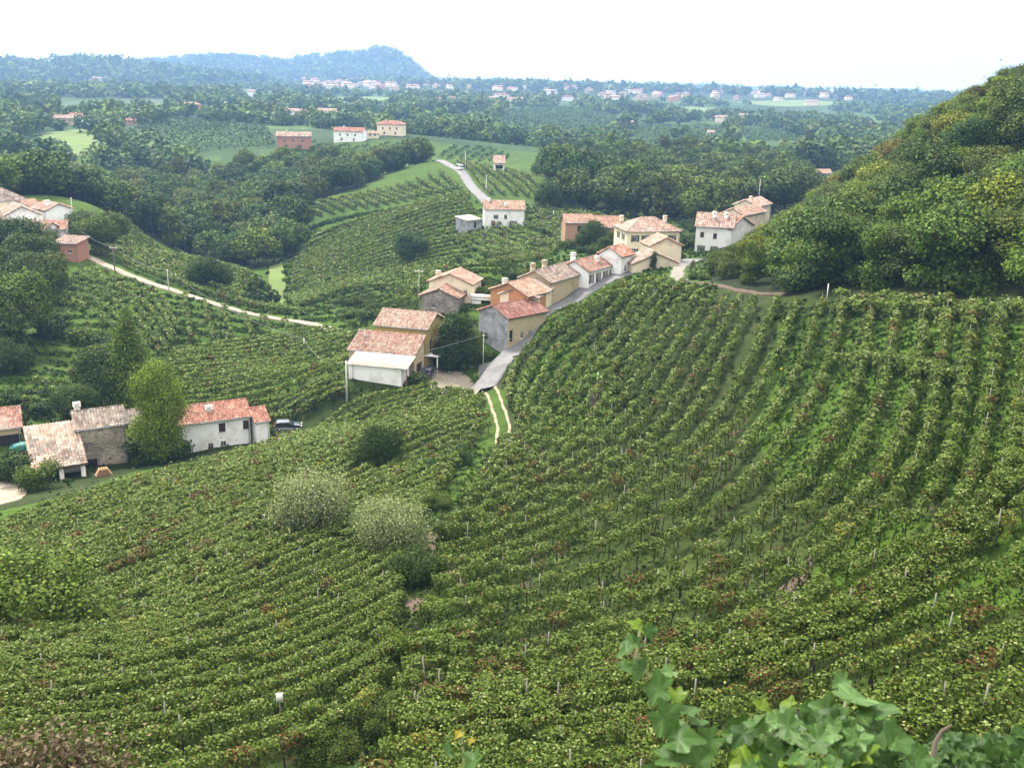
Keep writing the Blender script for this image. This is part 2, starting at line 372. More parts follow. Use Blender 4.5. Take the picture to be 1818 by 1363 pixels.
# ------------------------------------------------------------------ the land
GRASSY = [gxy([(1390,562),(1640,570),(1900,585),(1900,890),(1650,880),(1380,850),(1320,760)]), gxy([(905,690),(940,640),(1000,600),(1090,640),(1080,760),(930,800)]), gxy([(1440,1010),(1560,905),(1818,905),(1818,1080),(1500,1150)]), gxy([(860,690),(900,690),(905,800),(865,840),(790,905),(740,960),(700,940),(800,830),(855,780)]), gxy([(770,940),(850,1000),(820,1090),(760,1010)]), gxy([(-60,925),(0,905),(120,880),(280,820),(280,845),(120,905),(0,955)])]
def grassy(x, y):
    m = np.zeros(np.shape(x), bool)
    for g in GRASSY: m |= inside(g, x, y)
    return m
def build_land():
    na, nr = 420, 430
    az = np.linspace(-0.98, 0.98, na); rr = np.exp(np.linspace(math.log(1.2), math.log(7000), nr))
    A, R = np.meshgrid(az, rr); X = R * np.sin(A); Y = R * np.cos(A); Z = height(X, Y)
    v = np.stack([X, Y, Z], -1).reshape(-1, 3)
    i = np.arange(nr - 1)[:, None] * na + np.arange(na - 1)[None]; f = np.stack([i, i + 1, i + na + 1, i + na], -1).reshape(-1, 4)
    me = mesh('land', v, f, [M_LAND], None, True)
    x, y, z = v.T; r = np.hypot(x, y)
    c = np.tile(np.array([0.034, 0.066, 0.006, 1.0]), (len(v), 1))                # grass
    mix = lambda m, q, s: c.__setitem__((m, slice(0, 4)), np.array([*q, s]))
    mix((r < 168) & (x > -62), (0.019, 0.031, 0.006), 1.0)                                  # weedy soil under the near vines, with the rows' shade in its colour
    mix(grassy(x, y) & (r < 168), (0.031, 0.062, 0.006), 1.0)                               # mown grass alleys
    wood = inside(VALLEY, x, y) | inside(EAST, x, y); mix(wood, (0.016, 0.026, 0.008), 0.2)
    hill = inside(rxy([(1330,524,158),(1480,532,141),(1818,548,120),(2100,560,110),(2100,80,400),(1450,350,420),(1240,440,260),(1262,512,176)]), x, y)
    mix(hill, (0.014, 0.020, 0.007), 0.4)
    far = r > 620
    g = np.random.default_rng(3); n = np.zeros(len(v))
    for k in range(14):
        a = g.uniform(0, 6.28); w = 2 * math.pi / g.uniform(90, 700); n += np.sin((x * math.cos(a) + y * math.sin(a)) * w + g.uniform(0, 6.28))
    n /= 3.0
    fc = np.where(n[:, None] > 0.55, (0.048, 0.085, 0.022), np.where(n[:, None] < -0.5, (0.020, 0.040, 0.013), (0.028, 0.054, 0.016)))
    c[far, :3] = fc[far]; c[far, 3] = 0.1
    hi = (r > 2300) & (z > CAMZ - 50); mix(hi, (0.018, 0.034, 0.013), 0.0)
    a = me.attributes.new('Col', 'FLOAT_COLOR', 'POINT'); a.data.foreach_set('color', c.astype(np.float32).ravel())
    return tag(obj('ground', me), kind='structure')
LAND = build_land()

def ribbon(name, line, w0, w1, mat, lift=0.10, crown=True, step=0.8, ragged=0.0, thick=0.25, taper=False):
    """a road laid over the land between offsets w0 and w1 from its line, with a skirt into the ground"""
    p = resample(line, step); t = unit(np.gradient(p, axis=0)); n = np.stack([t[:, 1], -t[:, 0]], -1); s = np.arange(len(p)) * step
    o0 = w0 + ragged * wav(s, 1, 9.0); o1 = w1 + ragged * wav(s, 2, 7.0); rows = []
    if taper: e = np.sin(np.pi * np.linspace(.02, .98, len(p))) ** .6; o0, o1 = o0 * e, o1 * e
    for k in np.linspace(0, 1, 6):
        q = p + n * (o0 + (o1 - o0) * k)[:, None]; rows.append(q)
    zc = np.max([height(q[:, 0], q[:, 1]) for q in rows], 0) if crown else None
    V = []
    for i, q in enumerate(rows):
        z = (zc * .5 + height(q[:, 0], q[:, 1]) * .5 if crown else height(q[:, 0], q[:, 1])) + lift; V.append(np.column_stack([q, z]))
    V = [V[0] - [0, 0, thick]] + V + [V[-1] - [0, 0, thick]]
    m = len(V); k = len(p); v = np.stack(V, 1).reshape(-1, 3)
    i = np.arange(k - 1)[:, None] * m + np.arange(m - 1)[None]; f = np.stack([i, i + m, i + m + 1, i + 1], -1).reshape(-1, 4)
    return tag(obj(name, mesh(name, v, f, [mat], None, False)), kind='structure')

def patch(name, poly, mat, lift=0.12, n=26, ragged=0.6):
    """a yard or meadow: a sheet laid over the land inside a polygon"""
    line = smooth_line(np.vstack([poly, poly[:1]]), 90)[:-1]; c = line.mean(0); s = np.arange(len(line)) * 1.0
    V = []
    ks = np.linspace(0, 1, n)
    for k in ks: V.append(c + (line - c) * (k + (ragged * .01 * wav(s, 5, 11.0)[:, None] if k == 1 else 0)))
    v = np.stack(V, 0); z = height(v[..., 0], v[..., 1]) + lift; v = np.concatenate([v, z[..., None]], -1)
    v = np.concatenate([v, v[-1:] - [0, 0, .4]], 0); L = len(line); n += 1
    i = np.arange(n - 1)[:, None] * L; j = np.arange(L)[None]; f = np.stack([i + j, i + (j + 1) % L, i + L + (j + 1) % L, i + L + j], -1).reshape(-1, 4)
    return tag(obj(name, mesh(name, v.reshape(-1, 3), f, [mat])), kind='structure')

ribbon('village_road', STREET, -2.3, 2.2, M_ASPHALT, ragged=.12)
ribbon('road_marking', STREET[:56], -2.0, -1.87, M_PAINT, 0.112, thick=0.004)
ribbon('kerb', STREET[8:56], -2.75, -2.40, M_KERB, 0.22, thick=0.4)
ribbon('lane', LANE[:26], -1.3, 1.3, M_LANE, ragged=0.25)
ribbon('footpath', LANE[26:], -.7, .7, M_EARTH, ragged=0.3)
ribbon('ridge_road', RIDGE, -2.0, 2.0, M_ASPHALT, 0.2, ragged=.2)
ribbon('white_road', WHITE, -1.1, 1.1, M_GRAVEL, 0.3, ragged=.2, thick=0.8)
ribbon('track', TRACK, -0.95, -0.6, M_RUT, 0.07, ragged=0.09)
ribbon('track', TRACK, 0.55, 0.92, M_RUT, 0.07, ragged=0.09)
patch('farm_yard', YARD, M_GRAVEL)
patch('courtyard', CAR_YARD, M_GRAVEL)
patch('forecourt', PLAZA, M_ASPHALT, 0.06)
M_MEADOW = mat_plain('mown_meadow', (0.075, 0.115, 0.022), 0.95, 0.09, 0.22, dirt=(.10, .105, .036), dscale=.05)
patch('meadow', MEADOW, M_MEADOW, 0.25)
patch('grass_path', GREEN_PATH, M_MEADOW, 0.2)
for ln, w in (([(1042,752),(1052,728),(1062,690),(1064,672)], .6), ([(690,1190),(706,1160),(742,1110)], .55), ([(728,1225),(752,1190),(778,1178)], .9), ([(770,935),(765,965),(800,1010),(830,1040)], .6), ([(560,1340),(600,1300),(640,1296)], .9), ([(1290,1190),(1400,1060),(1440,985)], .5), ([(735,1085),(745,1060)], .7)):
    ribbon('bare_soil', smooth_line(gxy(ln), 20), -w, w, M_EARTH, 0.06, ragged=.4, thick=.2, step=.35, taper=True)

# ------------------------------------------------------------------ vineyards
def vine_row(path, leaf, label, group, wide=0.38, spacing=1.4, gappy=0.12, dense=1.6, tall=1.0, warm=0.06, trunks=True, posts=True, clump=1.0):
    p = resample(path, 0.5)
    if len(p) < 8: return None
    ok = ~blocked(p[:, 0], p[:, 1])
    if ok.sum() < 8: return None
    z = height(p[:, 0], p[:, 1]); t = unit(np.gradient(p, axis=0)); n = np.stack([t[:, 1], -t[:, 0]], -1); s = np.arange(len(p)) * 0.5
    L = s[-1]; r = np.hypot(p[:, 0], p[:, 1]); sd = int(rng.integers(1e9))
    mid = np.nonzero(ok)[0][ok.sum() // 2]; org = np.array([p[mid, 0], p[mid, 1], z[mid]])
    root = thing('vine_row', label, 'vine row', org, 0, group)
    # leaves: even along the row, bunched at each plant
    size = np.maximum(leaf, 0.0023 * np.minimum(r, 130) + .0009 * np.maximum(r - 130, 0)); per = dense * 2.1 / (size ** 2 * 0.55) * 0.5
    cnt = rng.poisson(np.where(ok, per, 0)); idx = np.repeat(np.arange(len(p)), cnt); N = len(idx); u = s[idx] + rng.uniform(-.25, .25, N)
    plant = np.floor(u / spacing); g = np.random.default_rng(sd); npl = int(L / spacing) + 3
    amp = g.normal(1.0, 0.24 * clump, npl).clip(.45, 1.5); amp[g.random(npl) < gappy] *= 0.35
    tint = g.random(npl); side = g.normal(0, 0.19 * clump, npl); hgt = g.normal(0, 0.20 * clump, npl)
    pi = plant.astype(int).clip(0, npl - 1); ph = u / spacing - plant - .5
    shape = amp[pi] * (1.06 + .06 * clump - 2.3 * clump * ph ** 2)
    keep = rng.random(N) < shape.clip(.15, 1); idx, u, pi, ph, shape = idx[keep], u[keep], pi[keep], ph[keep], shape[keep]; N = len(idx)
    # a flat-topped hedge: about half the leaves lie over the top, the rest hang down the two sides
    w = wide * (0.55 + 0.55 * shape.clip(.2, 1.3)); tp = rng.random(N) < .58; sg = np.where(rng.random(N) < .5, -1.0, 1.0)
    a = np.where(tp, rng.uniform(-1.05, 1.05, N) * w, sg * w * rng.uniform(.6, 1.08, N)) + side[pi] + 0.05 * rng.normal(size=N)
    hang = rng.random(N) ** 1.3
    up = tall * (1.86 + hgt[pi] - .55 * (1 - shape.clip(0, 1.15)) - np.where(tp, .16 * (a / w) ** 2 + .10 * rng.random(N), .10 + 1.15 * hang * shape.clip(.5, 1))) + .06 * rng.normal(size=N)
    shoot = rng.random(N) < .05; up = up + np.where(shoot & tp, rng.uniform(.1, .45, N), 0)
    th = np.where(tp, math.pi / 2 - .5 * a / w, np.where(sg > 0, .25, math.pi - .25))
    k = np.clip(u / 0.5, 0, len(p) - 1.001); k0 = k.astype(int); fr = (k - k0)[:, None]
    base = p[k0] * (1 - fr) + p[np.minimum(k0 + 1, len(p) - 1)] * fr; bz = z[k0] * (1 - fr[:, 0]) + z[np.minimum(k0 + 1, len(p) - 1)] * fr[:, 0]
    C = np.column_stack([base + n[idx] * a[:, None], bz + up]) - org
    nn = unit(np.column_stack([n[idx] * np.cos(th)[:, None], np.sin(th)]) + rng.normal(0, .36, (N, 3)))
    S = size[idx] * rng.uniform(.7, 1.3, N)
    if np.median(r) < 72: v, f = leaf_quads(C, nn, S)
    else: v = tri_leaves(C, nn, S * .92); f = np.arange(len(v)).reshape(-1, 3)
    q = rng.random(N); h = (tint[pi] + wav(u, sd + 9, 23.0) * .5)
    c = np.empty((N, 3)); lo = np.array([.016, .030, .003]); md = np.array([.072, .114, .016]); hi = np.array([.185, .220, .085])
    m1 = np.clip(q * 1.5 + .16 * h, 0, 1)[:, None]; c[:] = lo * (1 - m1) + md * m1; br = q > .86; c[br] = md * .35 + hi * .65
    c *= (1 + .3 * np.clip((r[idx] - 105) / 70, 0, 1))[:, None] * np.array([1.06, 1.0, .95])      # leaf colour gets lighter with range
    rusty = (tint[pi] < warm) & (rng.random(N) < .45) | (rng.random(N) < .018); c[rusty] = np.array([.085, .042, .014]) * rng.uniform(.6, 1.3, (rusty.sum(), 1))
    yel = (tint[pi] > 1 - warm * .25) & (rng.random(N) < .3); c[yel] = (.17, .145, .022)
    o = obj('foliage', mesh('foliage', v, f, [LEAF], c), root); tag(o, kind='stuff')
    if trunks:
        mb = MB()
        for j in range(npl):
            kk = int((j + .5) * spacing / .5)
            if kk < len(p) and ok[kk] and r[kk] < 125:
                b0 = np.array([*p[kk], z[kk]]) - org; ln = g.normal(0, .12, 2)
                mb.tube([b0 + [0, 0, -.1], b0 + [ln[0] * .5, ln[1] * .5, .6], b0 + [ln[0], ln[1], 1.25]], [.055, .042, .035], 4, cap=False)
        if mb.v: tag(mb.build('trunks', M_BARK, root), kind='stuff')
    if posts:
        mb = MB(); step = max(int(5.6 / .5), 1)
        for kk in range(int(g.integers(2, 8)), len(p), step):
            if ok[kk] and g.random() < .5:
                b0 = np.array([*p[kk], z[kk]]) - org; hh = g.uniform(1.85, 2.45) * tall; ln = g.normal(0, .08, 2); rr_ = max(.04, .0003 * r[kk])
                mb.tube([b0 + [0, 0, -.1], b0 + [ln[0], ln[1], hh]], rr_, 4)
        if mb.v: tag(mb.build('posts', M_POST, root), kind='stuff')
    return root

ORD = ['', 'second ', 'third ', 'fourth ', 'fifth ', 'sixth ', 'seventh ', 'eighth ', 'ninth ', 'tenth ', 'eleventh ', 'twelfth ', 'thirteenth ', 'fourteenth ', 'fifteenth ', 'sixteenth ', 'seventeenth ', 'eighteenth ', 'nineteenth ', 'twentieth ']
def ordinal(i):
    if i < 20: return ORD[i] or 'first '
    t, o = divmod(i + 1, 10); tens = {2: 'twenty', 3: 'thirty', 4: 'forty', 5: 'fifty', 6: 'sixty'}[t]
    return tens[:-1] + 'ieth ' if o == 0 else tens + '-' + ('first ' if o == 1 else ORD[o - 1])

def field(guides, spacing, label, group, sight=None, **kw):
    """rows parallel to the guide lines, spacing metres apart, counted from the first guide"""
    G = [smooth_line(g_ if isinstance(g_, np.ndarray) else gxy(g_, **(sight or {})), 60) for g_ in guides]; k = 0
    for a, b in zip(G[:-1], G[1:]):
        m = max(int(round(np.median(np.linalg.norm(a - b, axis=1)) / spacing)), 1)
        for j in range(m):
            t = (j + rng.uniform(-.06, .06)) / m; q = a * (1 - t) + b * t; c0 = int(rng.integers(0, 2)); c1 = 60 - int(rng.integers(0, 2))
            if vine_row(q[c0:c1], kw.get('leaf', .15), label % ordinal(k), group, **{i: j_ for i, j_ in kw.items() if i != 'leaf'}): k += 1
    return k
NROWS = []
# left slope, counted down from its crest
NROWS.append(field([[(-60,985),(0,962),(130,906),(280,860),(380,834),(470,806),(600,748),(740,703),(850,680)],
    [(-60,1048),(0,1020),(150,955),(300,895),(480,830),(650,770),(862,712)],
    [(-60,1150),(0,1130),(150,1075),(320,1010),(480,930),(640,870),(790,800),(868,768)],
    [(-60,1225),(0,1208),(200,1165),(400,1090),(560,1020),(680,962),(765,905)],
    [(-60,1305),(0,1292),(250,1252),(480,1180),(620,1115),(715,1060)],
    [(-60,1400),(0,1390),(250,1360),(480,1292),(610,1235),(700,1180)],
    [(-60,1500),(150,1480),(350,1445),(540,1390),(620,1345),(665,1300)]], 2.6,
    '%svine row down from the crest of the left slope above the farm', 'vine rows on the left slope', gappy=.03, clump=.28, wide=.33, tall=.95))
# right slope: rows that start along the track and fan out towards the wood
NROWS.append(field([[(897,795),(908,740),(905,700),(915,662),(955,612),(1010,566),(1100,516)],
    [(850,860),(960,770),(1040,660),(1110,572),(1185,505)],
    [(800,930),(950,860),(1090,740),(1180,610),(1250,526)],
    [(780,1010),(960,950),(1130,850),(1260,700),(1340,545)],
    [(760,1090),(960,1035),(1180,940),(1340,790),(1430,640),(1460,540)],
    [(740,1160),(960,1110),(1220,1020),(1430,860),(1520,690),(1545,548)],
    [(715,1220),(960,1175),(1250,1090),(1480,950),(1600,780),(1640,552)],
    [(700,1260),(960,1225),(1270,1150),(1530,1010),(1680,840),(1725,556)],
    [(690,1292),(960,1258),(1280,1190),(1580,1062),(1770,900),(1830,562)],
    [(690,1318),(960,1286),(1285,1222),(1590,1100),(1830,960),(1990,700)]], 4.0,
    '%svine row right of the track, fanning up towards the wooded hill', 'vine rows fanning over the right slope', gappy=.12, wide=.38))
# lower right: contour rows
NROWS.append(field([[(690,1330),(960,1300),(1290,1235),(1600,1110),(1818,1010),(1890,975)],
    [(640,1420),(900,1395),(1200,1365),(1500,1290),(1750,1190),(1890,1130)],
    [(800,1500),(1000,1485),(1300,1450),(1600,1370),(1890,1262)],
    [(1200,1560),(1500,1520),(1890,1390)]], 2.6,
    '%svine row along the foot of the right slope, below the fanning rows', 'vine rows along the foot of the right slope', clump=.55))
# short rows along the foot of the wood
NROWS.append(field([[(1480,541),(1640,550),(1880,562)], [(1480,572),(1640,580),(1880,592)]], 3.4,
    '%svine row lying along the foot of the wooded hill', 'vine rows along the foot of the wood', wide=.8))
NROWS.append(field([[(1480,655),(1600,668),(1700,690)], [(1490,672),(1600,690),(1700,715)]], 4.0,
    '%svine row crossing the grassy rows below the wood', 'cross rows on the right slope', wide=.7))
# field between the farm and the white road
NROWS.append(field([[(318,632),(420,617),(540,597),(640,577)], [(240,690),(400,672),(560,640),(632,622)], [(330,738),(450,728),(540,705),(612,680)], [(480,752),(540,735),(618,703)], [(500,772),(570,748),(640,716)]], 2.9,
    '%svine row behind the farmhouse, below the white road', 'vine rows behind the farm', leaf=.3, trunks=False, clump=.25, dense=2.0))
NROWS.append(field([[(330,532),(335,570),(340,612)], [(430,562),(440,585),(450,608)], [(535,582),(545,590),(556,600)]], 4.6,
    '%sshort vine row running down from the white road', 'short vine rows below the white road', leaf=.3, trunks=False))
NROWS.append(field([[(152,478),(230,510),(285,535),(318,600)], [(95,502),(180,535),(250,580),(290,640)], [(60,545),(150,570),(205,615)]], 3.2,
    '%scurving vine row under the brick hut beside the white road', 'curving vine rows under the brick hut', leaf=.3, trunks=False))
NROWS.append(field([[(60,690),(140,700),(200,705)], [(20,745),(120,738),(200,745)]], 3.2, '%svine row behind the stone barn among the trees', 'vine rows behind the barn', leaf=.3, trunks=False))
NROWS.append(field([rxy([(700,548,213),(800,508,226),(900,482,232),(965,464,240)]), rxy([(700,525,232),(800,482,248),(900,455,258),(1000,440,268)])], 3.4,
    '%svine row on the bank behind the village street', 'vine rows on the bank behind the street', leaf=.35, trunks=False, wide=.7, gappy=.2))
NROWS.append(field([rxy([(925,398,322),(985,412,300),(1000,430,285)]), rxy([(945,375,345),(1040,388,312),(1090,394,300)]), rxy([(985,370,365),(1100,382,330),(1230,384,315)])], 3.6,
    '%svine row between the ridge house and the brown house', 'vine rows behind the brown house', leaf=.3, trunks=False, wide=.7, gappy=.15))
# slopes round the grass valley
NROWS.append(field([rxy([(160,452,272),(240,482,257),(320,512,247),(420,540,238),(560,568,230)]), rxy([(190,425,290),(280,465,275),(370,505,262),(450,535,253)]), rxy([(190,398,318),(300,448,298),(390,488,284),(470,525,268)]), rxy([(215,388,335),(330,440,315),(420,478,300),(470,495,292)])], 3.8,
    '%sslanting vine row on the slope behind the white road', 'slanting vine rows behind the white road', leaf=.3, trunks=False, wide=.5, clump=.2, dense=2.1))
NROWS.append(field([rxy([(520,545,258),(620,532,262),(740,512,240)]), rxy([(505,518,270),(600,492,290),(720,465,298),(860,440,305)]), rxy([(515,470,310),(640,422,335),(760,385,350),(835,368,352)]), rxy([(560,415,352),(700,380,358),(835,350,368)])], 4.0,
    '%svine row on the slope below the white ridge house', 'vine rows below the ridge house', leaf=.3, trunks=False, wide=.5, clump=.2, dense=2.2))
NROWS.append(field([rxy([(800,425,312),(850,450,290),(900,470,262)]), rxy([(860,415,318),(910,435,300),(960,455,275)]), rxy([(920,402,325),(970,425,300),(1010,440,280)])], 3.6,
    '%svine row between the ridge house and the village', 'vine rows behind the village street', leaf=.3, trunks=False, wide=.8))
NROWS.append(field([rxy([(525,376,388),(545,384,382),(572,398,370)]), rxy([(620,350,402),(645,366,388),(672,382,368)]), rxy([(720,328,412),(748,348,396),(775,364,376)]), rxy([(800,312,425),(815,330,408),(835,346,388)])], 4.2,
    '%sstriped vine row on the spur left of the ridge road', 'striped vine rows on the spur', leaf=.4, trunks=False, wide=.55, clump=.2, gappy=.0, dense=2.8))
NROWS.append(field([rxy([(812,292,462),(845,320,412),(875,350,362)]), rxy([(860,295,450),(900,322,405),(940,352,365)]), rxy([(915,300,440),(945,318,410),(985,342,378)])], 4.4,
    '%svine row right of the ridge road, below the tower house', 'vine rows below the tower house', leaf=.35, trunks=False, wide=.55, clump=.2, gappy=.0, dense=2.6))
# ------------------------------------------------------------------ buildings
def mat_tiles():
    m, nt, p, o = nodes('clay_tiles'); tc = nd(nt, 'ShaderNodeTexCoord'); at = nd(nt, 'ShaderNodeAttribute', attribute_name='Col')
    n = nd(nt, 'ShaderNodeTexNoise', Scale=0.9, Detail=7.0, Roughness=0.7); nt.links.new(tc.outputs['Object'], n.inputs['Vector'])
    c = mixc(nt, at.outputs['Color'], ramp(nt, n.outputs['Fac'], [(0.3, (.6, .58, .55)), (0.62, (1.2, 1.2, 1.2))]), 1.0, 'MULTIPLY')
    nt.links.new(c, p.inputs['Base Color']); p.inputs['Roughness'].default_value = 0.9; return m
M_TILE = mat_tiles()
def mat_stone(name, lo, hi, mortar, scale=2.2):
    m, nt, p, o = nodes(name); tc = nd(nt, 'ShaderNodeTexCoord'); mp = nd(nt, 'ShaderNodeMapping'); nt.links.new(tc.outputs['Object'], mp.inputs[0]); mp.inputs['Scale'].default_value = (1, 1, 2.1)
    v = nd(nt, 'ShaderNodeTexVoronoi', Scale=scale); nt.links.new(mp.outputs[0], v.inputs['Vector'])
    e = nd(nt, 'ShaderNodeTexVoronoi', Scale=scale, feature='DISTANCE_TO_EDGE'); nt.links.new(mp.outputs[0], e.inputs['Vector'])
    sep = nd(nt, 'ShaderNodeSeparateColor'); nt.links.new(v.outputs['Color'], sep.inputs[0])
    c = ramp(nt, sep.outputs[0], [(0.1, lo), (0.9, hi)]); j = ramp(nt, e.outputs['Distance'], [(0.0, (0, 0, 0)), (0.12, (1, 1, 1))])
    c = mixc(nt, mortar, c, j); n = nd(nt, 'ShaderNodeTexNoise', Scale=0.5, Detail=6.0); nt.links.new(tc.outputs['Object'], n.inputs['Vector'])
    c = mixc(nt, c, ramp(nt, n.outputs['Fac'], [(0.35, (.65, .64, .62)), (0.65, (1.15, 1.12, 1.05))]), 1.0, 'MULTIPLY'); nt.links.new(c, p.inputs['Base Color'])
    b = nd(nt, 'ShaderNodeBump', Strength=0.9, Distance=0.08); nt.links.new(e.outputs['Distance'], b.inputs['Height']); nt.links.new(b.outputs[0], p.inputs['Normal']); return m
def mat_brick(name, a, b_, mortar):
    m, nt, p, o = nodes(name); tc = nd(nt, 'ShaderNodeTexCoord'); b = nd(nt, 'ShaderNodeTexBrick'); mp = nd(nt, 'ShaderNodeMapping'); mp.inputs['Rotation'].default_value = (math.pi / 2, 0, 0)
    nt.links.new(tc.outputs['Object'], mp.inputs[0]); nt.links.new(mp.outputs[0], b.inputs['Vector'])
    b.inputs['Color1'].default_value = (*a, 1); b.inputs['Color2'].default_value = (*b_, 1); b.inputs['Mortar'].default_value = (*mortar, 1); b.inputs['Scale'].default_value = 1.0
    b.inputs['Brick Width'].default_value = .28; b.inputs['Row Height'].default_value = .12; b.inputs['Mortar Size'].default_value = .012
    nt.links.new(b.outputs['Color'], p.inputs['Base Color']); return m
M_WHITE = mat_plain('white_plaster', (.72, .71, .68), .9, 2.0, .05, .1, dirt=(.50, .475, .42), dscale=.4)
M_CREAM = mat_plain('cream_plaster', (.66, .57, .41), .9, 2.0, .06, .1, dirt=(.48, .40, .28), dscale=.4)
M_BEIGE = mat_plain('beige_plaster', (.40, .32, .205), .9, 1.6, .12, .2, dirt=(.29, .22, .14), dscale=.35)
M_ORANGE = mat_plain('orange_plaster', (.42, .20, .085), .9, 1.6, .15, .1, dirt=(.30, .17, .09), dscale=.35)
M_BROWN = mat_plain('brown_plaster', (.33, .20, .12), .9, 1.6, .12, .2, dirt=(.24, .15, .1), dscale=.4)
M_GREY = mat_plain('grey_render', (.30, .30, .305), .95, 1.1, .35, .3, dirt=(.12, .122, .13), dscale=.45)
M_OCHRE = mat_plain('ochre_plaster', (.34, .26, .085), .9, 1.6, .12, .2, dirt=(.28, .22, .09), dscale=.5)
M_STONE = mat_stone('rubble_stone', (.19, .17, .145), (.42, .37, .30), (.36, .31, .24), 2.6)
M_DSTONE = mat_stone('dark_rubble_stone', (.13, .12, .12), (.30, .27, .25), (.27, .24, .21), 2.4)
M_BRICK = mat_brick('red_brick', (.34, .13, .075), (.28, .10, .06), (.36, .30, .25))
M_TRIM = mat_plain('pale_stone_trim', (.62, .58, .50), .85, 4.0, .1)
M_WOOD = mat_plain('old_timber', (.14, .095, .06), .85, 6.0, .35, .3)
M_GREYWOOD = mat_plain('grey_timber', (.26, .235, .20), .9, 6.0, .3, .3)
M_SHUT = mat_plain('dark_shutter', (.055, .03, .025), .6, 6.0, .2)
M_GSHUT = mat_plain('green_shutter', (.075, .09, .065), .6, 6.0, .2)
M_METAL = mat_plain('grey_metal', (.38, .39, .40), .5, 4.0, .15, metal=.3)
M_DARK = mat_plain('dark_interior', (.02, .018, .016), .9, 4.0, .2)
M_SHEET = mat_plain('fibre_cement_sheet', (.36, .33, .28), .9, 1.2, .15, .2, dirt=(.25, .23, .19), dscale=.6)
def mat_glass():
    m, nt, p, o = nodes('window_glass'); p.inputs['Base Color'].default_value = (.022, .026, .032, 1); p.inputs['Roughness'].default_value = .12; p.inputs['Specular IOR Level'].default_value = .6; return m
M_GLASS = mat_glass()

RED = [(0.278, 0.126, 0.086), (0.311, 0.159, 0.112), (0.252, 0.106, 0.073), (0.331, 0.199, 0.145), (0.232, 0.106, 0.079)]
PINK = [(0.302, 0.206, 0.163), (0.272, 0.170, 0.127), (0.333, 0.254, 0.206), (0.230, 0.139, 0.102), (0.314, 0.223, 0.181)]
AGED = [(0.207, 0.167, 0.138), (0.150, 0.115, 0.098), (0.242, 0.196, 0.162), (0.184, 0.110, 0.083), (0.115, 0.095, 0.081), (0.265, 0.230, 0.196)]
BROWNS = [(0.205, 0.139, 0.106), (0.159, 0.112, 0.089), (0.252, 0.186, 0.145), (0.132, 0.099, 0.083), (0.278, 0.212, 0.172)]
MAROON = [(0.159, 0.066, 0.053), (0.192, 0.086, 0.070), (0.132, 0.056, 0.046), (0.219, 0.120, 0.096)]
ORANGES = [(0.318, 0.199, 0.139), (0.344, 0.232, 0.172), (0.285, 0.166, 0.112), (0.311, 0.205, 0.159), (0.252, 0.159, 0.120)]

def tile_plane(e0, e1, r1, r0, pal, tw=.36, th=.55, lift=.05, patchy=.35):
    """rows of barrel tiles on the slope between eave e0-e1 and ridge r0-r1; each tile is its own little arch"""
    e0, e1, r0, r1 = (np.array(q, float) for q in (e0, e1, r0, r1)); n = max(int(round(np.linalg.norm(e1 - e0) / tw)), 2); V, C = [], []
    up = unit(np.cross(e1 - e0, (r0 + r1) / 2 - (e0 + e1) / 2)); up = up if up[2] > 0 else -up; g = rng; ph = g.uniform(0, 6.28, 4)
    d = unit((r0 + r1) / 2 - (e0 + e1) / 2 - (((r0 + r1) / 2 - (e0 + e1) / 2) @ unit(e1 - e0)) * unit(e1 - e0)); ex = unit(e1 - e0)
    Le = np.linalg.norm(e1 - e0); a0 = (r0 - e0) @ ex; a1 = (r1 - e0) @ ex; H = (r0 - e0) @ d
    for k in range(n):
        s = (k + .5) * Le / n
        if s < a0: top = H * s / max(a0, 1e-6)
        elif s > a1: top = H * (Le - s) / max(Le - a1, 1e-6)
        else: top = H
        m = max(int(round(top / th)), 1); w = Le / n * .5
        for j in range(m):
            b, t = j * top / m - .03, (j + 1) * top / m + .05; o = e0 + ex * (s + g.normal(0, .015)); l0 = lift + .05 + g.normal(0, .012); l1 = lift + g.normal(0, .01); hh = w * .75
            f, q = o + d * b, o + d * t
            V += [f - ex * w + up * (l0 - .03), f + up * (l0 + hh), f + ex * w + up * (l0 - .03), q - ex * w * .9 + up * (l1 - .03), q + up * (l1 + hh * .8), q + ex * w * .9 + up * (l1 - .03)]
            nz = math.sin(s * 1.1 + ph[0]) * math.sin(b * 1.3 + ph[1]) + math.sin(s * .45 + b * .5 + ph[2])
            c = np.array(pal[g.integers(len(pal))]); c2 = np.array(pal[0] if nz > .4 else pal[-1]); c = (c * (1 - patchy) + c2 * patchy) * g.uniform(.72, 1.2); C += [c, c]
    i = np.arange(len(V) // 6)[:, None] * 6; f = np.stack([i + [0, 1, 4, 3], i + [1, 2, 5, 4]], 1).reshape(-1, 4)
    return np.array(V), f, np.array(C)

